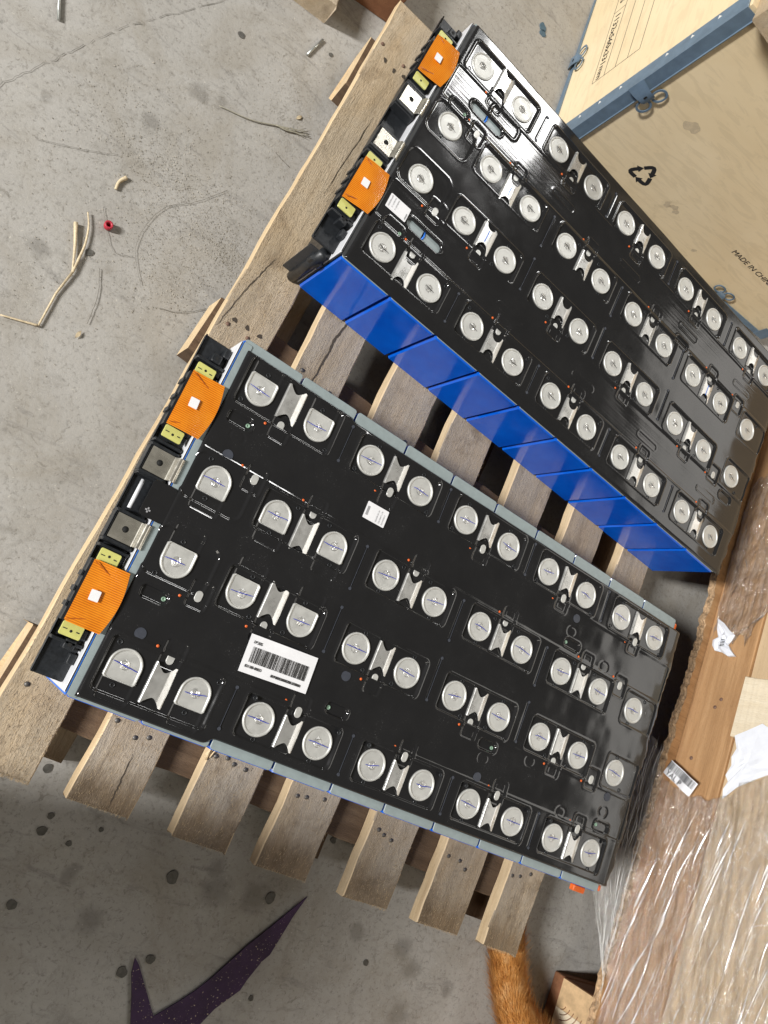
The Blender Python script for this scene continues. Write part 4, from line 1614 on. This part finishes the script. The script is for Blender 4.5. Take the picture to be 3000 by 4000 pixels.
def wall_board(name, L, H, T, seed, mat, y_mid, z0, x_face, vertical=False):
    o = plank_obj(name, L, H, T, seed, mat, crate, (0, 0, 0), 0, jit=.0004)
    # local x = length, y = width, z = thickness
    if vertical:
        m = Matrix(((0, 0, -1, x_face - .905 + T), (0, -1, 0, y_mid), (1, 0, 0, 0), (0, 0, 0, 1)))
        m = Matrix(((0, 0, -1, x_face - .905 + T), (0, 1, 0, y_mid), (1, 0, 0, z0 + L / 2), (0, 0, 0, 1)))
    else:
        m = Matrix(((0, 0, -1, x_face - .905 + T), (-1, 0, 0, y_mid), (0, 1, 0, z0 + H / 2), (0, 0, 0, 1)))
    o.matrix_local = m
    return o


wall_board('bottom_rail', 1.46, .086, .022, 301, M['pine'], .03, .1020, .922)
wall_board('wall_panel', 1.46, .172, .014, 302, M['tan_board'], .03, .1885, .926)
wall_board('batten', .168, .095, .012, 304, M['pale_pine'], .1305, .1890, .9135, vertical=True)
wall_board('batten', .168, .095, .012, 305, M['pale_pine'], -.52, .1890, .9135, vertical=True)
mb = MB().box(.942, 1.72, -.70, .76, .1020, .358)
cpart(mb, 'crate_body', M['pale_pine'])
mb = MB().box(.9152, .990, -.420, -.3385, .0202, .0883, .002)
blk = cpart(mb, 'block', M['red_wood'])
# growth-ring end face of the block: two glued halves
for k, (y0, y1, c_) in enumerate(((-.4190, -.3800, M['pale_pine']), (-.3796, -.3395, M['end_grain']))):
    MB().box(.9142, .9151, y0, y1, .0215, .0870).build('end_grain', c_, blk)
for k in range(7):
    r = .010 + .0085 * k
    P = [(.9139, -.372 - r * math.cos(a) * .8, .030 + r * math.sin(a)) for a in np.linspace(.15, 1.45, 12)]
    P = [p for p in P if -.418 < p[1] < -.341 and .023 < p[2] < .086]
    if len(P) > 2:
        MB().tube(P, .0006, 4).build('growth_ring', M['red_wood'], blk)
cpart(MB().box(.9152, 1.70, -.421, -.3375, .0, .0200, .0015), 'runner', M['red_wood'])
cpart(MB().box(.9500, .9900, .44, .52, .0002, .0883, .002), 'block', M['red_wood'])
for (y, z) in ((.123, .146), (.037, .129), (.137, .153)):
    MB().lathe([(.0030, 0), (.0024, .0006), (0, .0008)], 12).build('nail', M['nail_rust'], crate).matrix_local = Matrix(((0, 0, -1, .0168), (0, 1, 0, y), (1, 0, 0, z), (0, 0, 0, 1)))


# stretch film: one wrinkled sheet hugging the wall and hanging past the base
def film_sheet():
    n, m = 520, 330
    V = np.linspace(0, 1, n)[None, :]
    W = np.linspace(0, 1, m)[:, None]
    # outer border of the film: start y as a function of z
    zk = np.array([0.0, .047, .064, .088, .101, .123, .145, .188, .204, .259, .33, .50])
    yk = np.array([.050, .066, .072, .032, .001, -.015, -.024, -.018, -.005, .036, .09, .20])
    Zb = .030 + 0 * V
    yy0 = -.66
    Zs = W * .340 + .018
    Ystart = np.interp(Zs[:, 0], zk, yk)[:, None] + (vnoise(Zs * 1.0, Zs * 0, .012, 31) - .5) * .012
    Y = Ystart + (yy0 - Ystart) * V ** 1.15
    lift = np.clip((-.13 - Y) / .18, 0, 1.0)
    Zl = .018 + .088 * lift
    Z = np.where(Zs < .11, Zl + (Zs - .018) / (.11 - .018) * (.11 - Zl), Zs)
    X = np.where(Z > .103, .9105, .9000 - (.103 - Z) * .22)
    k = 1 / (1 + np.exp(-(Z - .104) / .0025))
    X = (.8985 - np.clip(.103 - Z, 0, 1) * .25) * (1 - k) + .9112 * k
    kb = np.clip((.105 - Z) / .05, 0, 1)
    s = Z + .16 * Y
    wr = (vnoise(s * 1.0, Y * .09, .011, 33) - .5) * .006 + (vnoise(s, Y * .07, .0042, 34) - .5) * .0034
    dgl = (vnoise(Z + .9 * Y, Z * .25 - Y * .2, .013, 35) - .5) * .004
    fine = (vnoise(Y, Z, .0045, 36) - .5) * .0016
    ridge_ = np.maximum(0, vnoise(s, Y * .05, .0075, 37) - .72) * -.012
    X = X - np.abs(wr) * 1.1 - np.abs(dgl) + fine + ridge_ + kb * (vnoise(Y, Z * .2, .012, 38) - .5) * .016
    X = np.minimum(X, np.where(Z > .104, .9122, .905))
    return X, Y, Z


X, Y, Z = film_sheet()
film = put('stretch_film', grid_mesh('stretch_film', X, Y, Z, M['film']))
# folds: taut creases standing off the sheet, and short glints
def film_folds(seed):
    r = np.random.RandomState(seed)
    mb = MB()
    for q in range(1500):
        wide = q < 70
        z0 = .106 + .245 * r.rand()
        y0 = -.03 - .52 * r.rand() ** 1.2
        L = (.05 + .14 * r.rand() ** 2) if q < 190 else .004 + .02 * r.rand() ** 2
        sl = -.16 + r.randn() * .05 if q < 190 else r.randn() * .8
        w = (.0007 + .0014 * r.rand() ** 2) if wide else (.00016 + .0003 * r.rand() ** 2)
        if q >= 190:
            w *= r.uniform(.5, 1.3)
            L *= r.uniform(.3, 1.0)
        h = w * r.uniform(.7, 1.2)
        n = 9 if q < 190 else 4
        vs = []
        bend = r.randn() * .004 * L / .1
        for e in range(n):
            t = e / (n - 1)
            k = math.sin(math.pi * (.04 + .92 * t))
            y = y0 - L * t
            z = z0 + sl * L * t + bend * math.sin(3 * t)
            x = .9092
            ww, hh = w * k + .00004, h * k + .00003
            vs += [(x, y, z - ww), (x - hh * .7, y, z - ww * .35), (x - hh, y, z + ww * .2), (x, y, z + ww)]
        fs = []
        for e in range(n - 1):
            for c_ in range(3):
                fs.append((e * 4 + c_, e * 4 + 4 + c_, e * 4 + 5 + c_, e * 4 + c_ + 1))
        mb.add(vs, fs, True)
    # hanging part below the base
    for q in range(150):
        y0 = .05 - .30 * r.rand()
        L = .02 + .09 * r.rand() ** 1.5
        fz = r.rand()
        pts = []
        for e in range(8):
            t = e / 7
            y = y0 - L * t
            zb = .020 + .088 * min(1, max(0, (-.13 - y) / .18))
            z = zb + (.108 - zb) * (fz * .9 + .05) + .0015 * math.sin(q + 5 * t)
            pts.append(Vector((.8965 - (.103 - z) * .25 - .006 + r.randn() * .0004, y, z)))
        w = .00012 + .0005 * r.rand() ** 3
        mb.tube(pts, [w * (.2 + math.sin(math.pi * (e + .5) / 8)) for e in range(8)], 4)
    return mb


folds = film_folds(5).build('film_fold', M['fold'], film)
kind(folds, 'stuff')
tag(film, 'clear wrinkled stretch film clinging to the pine crate and hanging below its base', 'plastic film')
# second loose strip of film, crumpled against the upper part of the rail
n, m = 150, 70
V, W = np.meshgrid(np.linspace(0, 1, n), np.linspace(0, 1, m))
Y = .53 - .29 * V + (vnoise(W, V, .1, 41) - .5) * .03
Z = .108 + .115 * W * (.55 + .45 * np.sin(3.1 * V)) + (vnoise(V, W, .12, 42) - .5) * .014
Xf = .9195 - np.abs(vnoise(Y, Z, .026, 43) - .5) * .010 - np.abs(vnoise(Y + Z, Z - Y, .011, 44) - .5) * .004
Xf = np.minimum(Xf, .9190)
film2 = put('stretch_film', grid_mesh('stretch_film', Xf, Y, Z, M['film']))
tag(film2, 'crumpled loose strip of clear film on the crate rail behind the module ends', 'plastic film')


def wall_sheet(name, pts, x, amp, mat, seed):
    """thin crumpled sheet standing on the crate wall; pts are (y, z)"""
    c = (sum(p[0] for p in pts) / len(pts), sum(p[1] for p in pts) / len(pts))
    n = len(pts)
    vs, fs = [], []
    rs = random.Random(seed)
    rings = [1.0, .75, .5, .25]
    for off in (0.0, .0005):
        o = len(vs)
        for r in rings:
            for p in pts:
                vs.append((x + off - (rs.random() * amp if off == 0 else 0), c[0] + (p[0] - c[0]) * r, c[1] + (p[1] - c[1]) * r))
        vs.append((x + off, c[0], c[1]))
        for i in range(3):
            for k in range(n):
                j = (k + 1) % n
                fs.append((o + i * n + k, o + i * n + j, o + i * n + n + j, o + i * n + n + k))
        for k in range(n):
            fs.append((o + 3 * n + k, o + 3 * n + (k + 1) % n, o + 4 * n))
    h = 4 * n + 1
    for k in range(n):
        j = (k + 1) % n
        fs.append((k, h + k, h + j, j))
    return MB().add(vs, fs, False).build(name, mat)


pap = wall_sheet('torn_paper', [(.084, .198), (.095, .215), (.110, .236), (.100, .262), (.085, .290), (.055, .290), (.040, .262), (.030, .247), (.012, .222), (-.010, .204), (.004, .202), (.016, .206), (.024, .200), (.040, .205), (.052, .202), (.066, .206)], .9110, .0012, M['paper'], 3)
tag(pap, 'torn sheet of white paper stuck on the pale batten of the crate', 'paper')
sml = wall_sheet('crumpled_label', [(.269, .113), (.262, .126), (.250, .140), (.243, .151), (.232, .147), (.226, .144), (.216, .153), (.208, .162), (.206, .150), (.212, .136), (.213, .124), (.222, .116), (.231, .114), (.237, .122), (.252, .116)], .9175, .006, M['paper'], 4)
tag(sml, 'small crumpled white label with black bars on the crate rail', 'label')
for k in range(5):
    y = .2205 + k * .0026
    MB().add([(.9112, y, .1325), (.9112, y + .0012, .1325), (.9112, y + .0012, .1400), (.9112, y, .1400)], [(0, 1, 2, 3)]).build('bar', M['ink'], sml)
# barcode strip stuck to the film edge
bs = MB()
a, b = Vector((.012, .110)), Vector((-.012, .163))
d = (b - a)
L = d.length
d.normalize()
nrm = Vector((d.y, -d.x))
nseg = 16
X, Y, Z = np.zeros((5, nseg)), np.zeros((5, nseg)), np.zeros((5, nseg))
for j in range(5):
    for k in range(nseg):
        p = a + d * L * k / (nseg - 1) + nrm * (-.012 + .024 * j / 4)
        X[j, k] = .8990 - .0015 * math.sin(k * .7) - .001 * j / 4
        Y[j, k], Z[j, k] = p.x, p.y
bs.grid(X, Y, Z, True)
bs.grid(X + .0005, Y, Z, True, flip=True)
strip = tag(bs.build('barcode_strip', M['label']), 'white barcode strip lettered YAL P caught on the film edge of the crate', 'label')
r3 = random.Random(6)
mb = MB()
t = .02
while t < .97:
    w = r3.choice((.008, .012, .02))
    for (o0, o1) in ((-.001, .011),):
        q = []
        for (tt, oo) in ((t, o0), (t + w, o0), (t + w, o1), (t, o1)):
            p = a + d * L * tt + nrm * oo
            q.append((.8968 - .0015 * math.sin(tt * 15 * .7), p.x, p.y))
        mb.add(q, [(0, 1, 2, 3)])
    t += w + r3.choice((.008, .012, .018))
mb.build('barcode', M['ink'], strip)
tx = lettering('print', 'YAL P', .0125, M['ink'], strip, (0, 0, 0), (0, 0, 0))
dx3 = Vector((0, d.x, d.y))
up3 = Vector((0, nrm.x, nrm.y))
nn = dx3.cross(up3)
pp = a + d * L * .10 - nrm * .0105
tx.matrix_local = Matrix(((dx3.x, up3.x, nn.x, .8962), (dx3.y, up3.y, nn.y, pp.x), (dx3.z, up3.z, nn.z, pp.y), (0, 0, 0, 1)))

# ------------------------------------------------------------------ things on the floor
PUR = [(0.2762, -0.5148), (0.2640, -0.4880), (0.2514, -0.4632), (0.2478, -0.4468), (0.2559, -0.4531), (0.2989, -0.5022), (0.3235, -0.4804),
       (0.3360, -0.4680), (0.3502, -0.4508), (0.3795, -0.4075), (0.4027, -0.3781), (0.4355, -0.3349), (0.4263, -0.3625), (0.4171, -0.402), (0.4150, -.4110),
       (0.4080, -.4200), (0.3976, -0.4442), (0.394, -0.4568), (0.3706, -0.4822), (0.3594, -0.502), (0.350, -.540), (.335, -.60), (.30, -.60), (.286, -.545)]
purple = MB().prism(PUR[::-1], 0.0006, .0022, 0).build('plastic_scrap', M['purple'])
tag(purple, 'dark purple V shaped plastic scrap lying on the shaded floor', 'plastic scrap')


def in_poly(x, y, poly=PUR):
    c = False
    for i in range(len(poly)):
        x1, y1 = poly[i]
        x2, y2 = poly[i - 1]
        if (y1 > y) != (y2 > y) and x < (x2 - x1) * (y - y1) / (y2 - y1) + x1:
            c = not c
    return c


fl = chips('dust_flakes', M['flake'], None, 520, .0002, .0012, 21, z0=.0023, poly=(.24, .44, -.55, -.33, lambda x, y: in_poly(x, y) and (y < -.40 or random.random() < .5)))
kind(fl, 'stuff')
tag(fl, 'pale wood flakes sprinkled over the purple plastic scrap', 'flakes')

ring = MB().lathe([(.0022, 0), (.0047, 0), (.0052, .0025), (.0050, .0075), (.0044, .0080), (.0028, .0078), (.0024, .003), (.0022, 0)], 24).build('plastic_ring', M['red'], None, (-0.1597, 0.2951, .0002))
tag(ring, 'small red plastic ring standing on the grey concrete floor', 'ring')


def smooth_path(pts, n=8, z=.002, wob=0.0, seed=0):
    rs = random.Random(seed)
    P = [Vector((p[0], p[1], z if len(p) < 3 else p[2])) for p in pts]
    P = [P[0] * 2 - P[1]] + P + [P[-1] * 2 - P[-2]]
    out = []
    for i in range(1, len(P) - 2):
        for k in range(n):
            t = k / n
            a, b, c, d_ = P[i - 1], P[i], P[i + 1], P[i + 2]
            q = 0.5 * ((2 * b) + (c - a) * t + (2 * a - 5 * b + 4 * c - d_) * t * t + (3 * b - a - 3 * c + d_) * t ** 3)
            out.append(q + Vector((rs.uniform(-wob, wob), rs.uniform(-wob, wob), 0)))
    out.append(P[-2])
    return out


straw = tag(empty('straw', (-0.1689, 0.1476, 0)), 'long bent dry straw forked at one end on the left of the floor', 'straw')


def tubes(name, mat, paths, parent=None, seg=5, rel=None):
    mb = MB()
    for pth, r in paths:
        n_ = len(pth)
        if isinstance(r, tuple):
            rr = [r[0] + (r[1] - r[0]) * k / max(1, n_ - 1) for k in range(n_)]
        else:
            rr = r
        if rel:
            pth = [p - Vector(rel) for p in pth]
        mb.tube(pth, rr, seg)
    return mb.build(name, mat, parent)


o0 = (-0.1689, 0.1476, 0)
tubes('stalk', M['straw'], [(smooth_path([(-0.2061, 0.1362), (-0.185, .1425), (-0.1692, 0.1474)], 5), (.0010, .0014))], straw, rel=o0)
tubes('stalk', M['straw'], [([Vector((-.1690, .1474, .002)), Vector((-0.1704, 0.1905, .0022)), Vector((-0.1671, 0.2221, .003))], (.0012, .0016))], straw, rel=o0)
tubes('stalk', M['straw'], [(smooth_path([(-0.1671, 0.2221), (-0.1685, .240), (-0.1706, 0.2595), (-0.1765, .28), (-0.1851, 0.2955)], 5, .003), (.0018, .0009))], straw, rel=o0)
tubes('stalk', M['straw'], [(smooth_path([(-0.1671, 0.2221), (-0.1781, 0.2504), (-0.1901, 0.2763)], 5, .003), (.0010, .0026))], straw, rel=o0)
t_ = tubes('twig', M['straw'], [(smooth_path([(-0.1728, 0.3403), (-0.1736, 0.3507), (-0.1692, 0.361)], 6, .002), (.0018, .0026))])
tag(t_, 'short curved pale wood chip above the red ring', 'twig')
fr_ = [(smooth_path([(-0.1208, 0.5202), (-0.0803, 0.5334), (-0.0493, 0.5513), (-0.0330, 0.5590)], 6), (.0006, .0012))]
rs = random.Random(3)
for k in range(7):
    fr_.append((smooth_path([(-0.0493, 0.5513), (-0.0330 + rs.uniform(-.003, .003), 0.5590 + rs.uniform(-.003, .003)), (-0.008 + rs.uniform(-.006, .004), 0.5715 + rs.uniform(-.008, .008))], 5, .003), (.0008, .0003)))
g_ = tubes('grass_stalk', M['grass'], fr_, seg=4)
tag(g_, 'dry grass stalk with a frayed head pointing at the pallet', 'grass stalk')
for k, (a, b, lb) in enumerate((((-0.3333, 0.522), (-0.3117, 0.4755), 'thin steel rod at the upper left edge of the floor'), ((-0.0574, 0.6717), (-0.0491, 0.7084), 'short steel rod on the floor near the top of the pallet'))):
    t_ = tubes('steel_rod', M['rod'], [([Vector((*a, .0020)), Vector((*b, .0020))], .0019)], seg=10)
    tag(t_, lb, 'rod', 'steel rods on the floor')
STR = [([(-0.2673, 0.3359), (-0.22, 0.3601), (-0.1891, 0.3798)], 'fine dark thread lying far left of the red ring', .00022),
       ([(-0.0635, 0.4289), (-0.0902, 0.3882), (-0.1151, 0.3607), (-0.1246, 0.3298), (-0.1242, 0.2985), (-0.1165, 0.2801), (-0.0983, 0.2559)], 'long curling dark thread to the right of the red ring', .00026),
       ([(-0.1745, 0.3127), (-0.1535, 0.2828), (-0.138, 0.2724), (-0.12, 0.281)], 'thin grey fibre passing under the red ring', .00026),
       ([(-0.1448, 0.2453), (-0.1322, 0.2146), (-0.127, 0.1789)], 'straight pale fibre between the straw and the pallet', .0004),
       ([(-0.0687, 0.2428), (-0.0425, 0.2536), (-0.0182, 0.2766)], 'thin thread running up to the pallet edge at the stringer end', .0003),
       ([(-0.0346, 0.5178), (-0.010, 0.5142)], 'short dark thread beside the pallet below the grass stalk', .0004)]
for k, (p, lb, r) in enumerate(STR):
    t_ = tubes('thread', M['thread'], [(smooth_path(p, 8, .0012, .0004, k), r)], seg=4)
    tag(t_, lb, 'thread', 'threads on the floor')
for k, (x, y, a, lb) in enumerate(((-0.1293, 0.1626, 80, 'small dry leaf scrap below the bent straw'), (-0.0283, 0.5848, 60, 'small dry leaf scrap above the frayed grass stalk'))):
    vs = []
    for i in range(7):
        t = i / 6
        w = .0022 * math.sin(math.pi * t) + .0001
        vs += [(-.0055 + .011 * t, -w, .001 + .0012 * math.sin(t * 3)), (-.0055 + .011 * t, w, .0016 + .0012 * math.sin(t * 3))]
    fs = [(2 * i, 2 * i + 2, 2 * i + 3, 2 * i + 1) for i in range(6)]
    vs2 = [(p[0], p[1], p[2] - .0005) for p in vs]
    l_ = MB().add(vs, fs, True).add(vs2, [f[::-1] for f in fs], True).build('leaf', M['straw'], None, (x, y, 0), rad(a))
    tag(l_, lb, 'leaf', 'leaf scraps on the floor')

# offcuts at the top edge of the picture
b_ = plank_obj('offcut', .22, .075, .040, 401, M['board_wood'], None, (0, 0, 0), 0, ragged=.003)
b_.matrix_world = Matrix.Translation((-.108, .835, .0)) @ Matrix.Rotation(rad(97), 4, 'Z')
tag(b_, 'rough grey plank end on the floor at the top edge', 'plank')
b_ = plank_obj('beam_offcut', .30, .062, .055, 402, M['red_wood'], None, (0, 0, 0), 0, ragged=.002)
b_.matrix_world = Matrix.Translation((-.043, .952, .0)) @ Matrix.Rotation(rad(102), 4, 'Z')
tag(b_, 'reddish brown beam on the floor beyond the pallet corner', 'beam')

# ------------------------------------------------------------------ ginger animal
t = NT('ginger_fur_skin')
v = t.coord()
f1 = t.noise(v, 40, 4)
t.set(base=t.ramp(f1, [(0.3, (0.30, 0.10, 0.02)), (0.7, (0.52, 0.22, 0.05))]), rough=.7)
M['skin'] = t.m
t = NT('ginger_hair')
v = t.coord()
f1 = t.noise(v, 55, 5)
t.set(base=t.ramp(f1, [(0.3, (0.42, 0.15, 0.03)), (0.5, (0.68, 0.33, 0.09)), (0.72, (0.85, 0.56, 0.26))]), rough=.45, spec=.4)
M['fur'] = t.m
SP = [(.745, -.262, .030, .010), (.757, -.290, .031, .019), (.768, -.318, .032, .0215), (.780, -.345, .034, .0220), (.795, -.372, .037, .0230), (.815, -.398, .042, .0245),
      (.838, -.422, .050, .030), (.862, -.452, .062, .047), (.870, -.50, .078, .066), (.850, -.56, .090, .080), (.810, -.63, .095, .088), (.760, -.71, .098, .090), (.715, -.78, .100, .078), (.69, -.82, .102, .040)]
P = [Vector(s[:3]) for s in SP]
Rr = [s[3] for s in SP]
path = smooth_path([tuple(p) for p in P], 5)
radi = []
for i in range(len(P) - 1):
    for k in range(5):
        radi.append(Rr[i] + (Rr[i + 1] - Rr[i]) * k / 5)
radi.append(Rr[-1])
animal = MB().tube(path, radi, 22).build('ginger_animal', M['skin'])
tag(animal, 'ginger furry tail and rump of an animal lying beside the block of the crate', 'animal')
rs = np.random.RandomState(17)
vs, fs = [], []
for i in range(34000):
    k = rs.randint(2, len(path) - 12)
    tt = rs.rand()
    c = path[k] * (1 - tt) + path[k + 1] * tt
    r = radi[k] * (1 - tt) + radi[k + 1] * tt
    d_ = (path[k + 1] - path[k]).normalized()
    if c.y < -.52:
        continue
    ax = d_.cross(Vector((0, 0, 1))).normalized()
    bx = ax.cross(d_)
    a = rs.rand() * 2 * math.pi
    nrm = ax * math.cos(a) + bx * math.sin(a)
    p0 = c + nrm * r * .97
    L = (.010 + .020 * rs.rand() ** 2)
    flow = -d_
    dirv = (flow * 1.0 + nrm * (.22 + .50 * rs.rand() ** 2) + Vector(rs.randn(3) * .20)).normalized()
    p1 = p0 + dirv * L * .55 + nrm * .0006
    p2 = p0 + dirv * L - nrm * .0012
    if p2.z < .0006:
        p2.z = .0006
    sd = dirv.cross(nrm).normalized() * .00028
    o = len(vs)
    vs += [p0 - sd, p0 + sd, p1 + sd * .8, p1 - sd * .8, p2]
    fs += [(o, o + 1, o + 2, o + 3), (o + 3, o + 2, o + 4)]
me = bpy.data.meshes.new('fur')
me.from_pydata([tuple(p) for p in vs], [], fs)
me.materials.append(M['fur'])
kind(put('fur', me, animal), 'stuff')
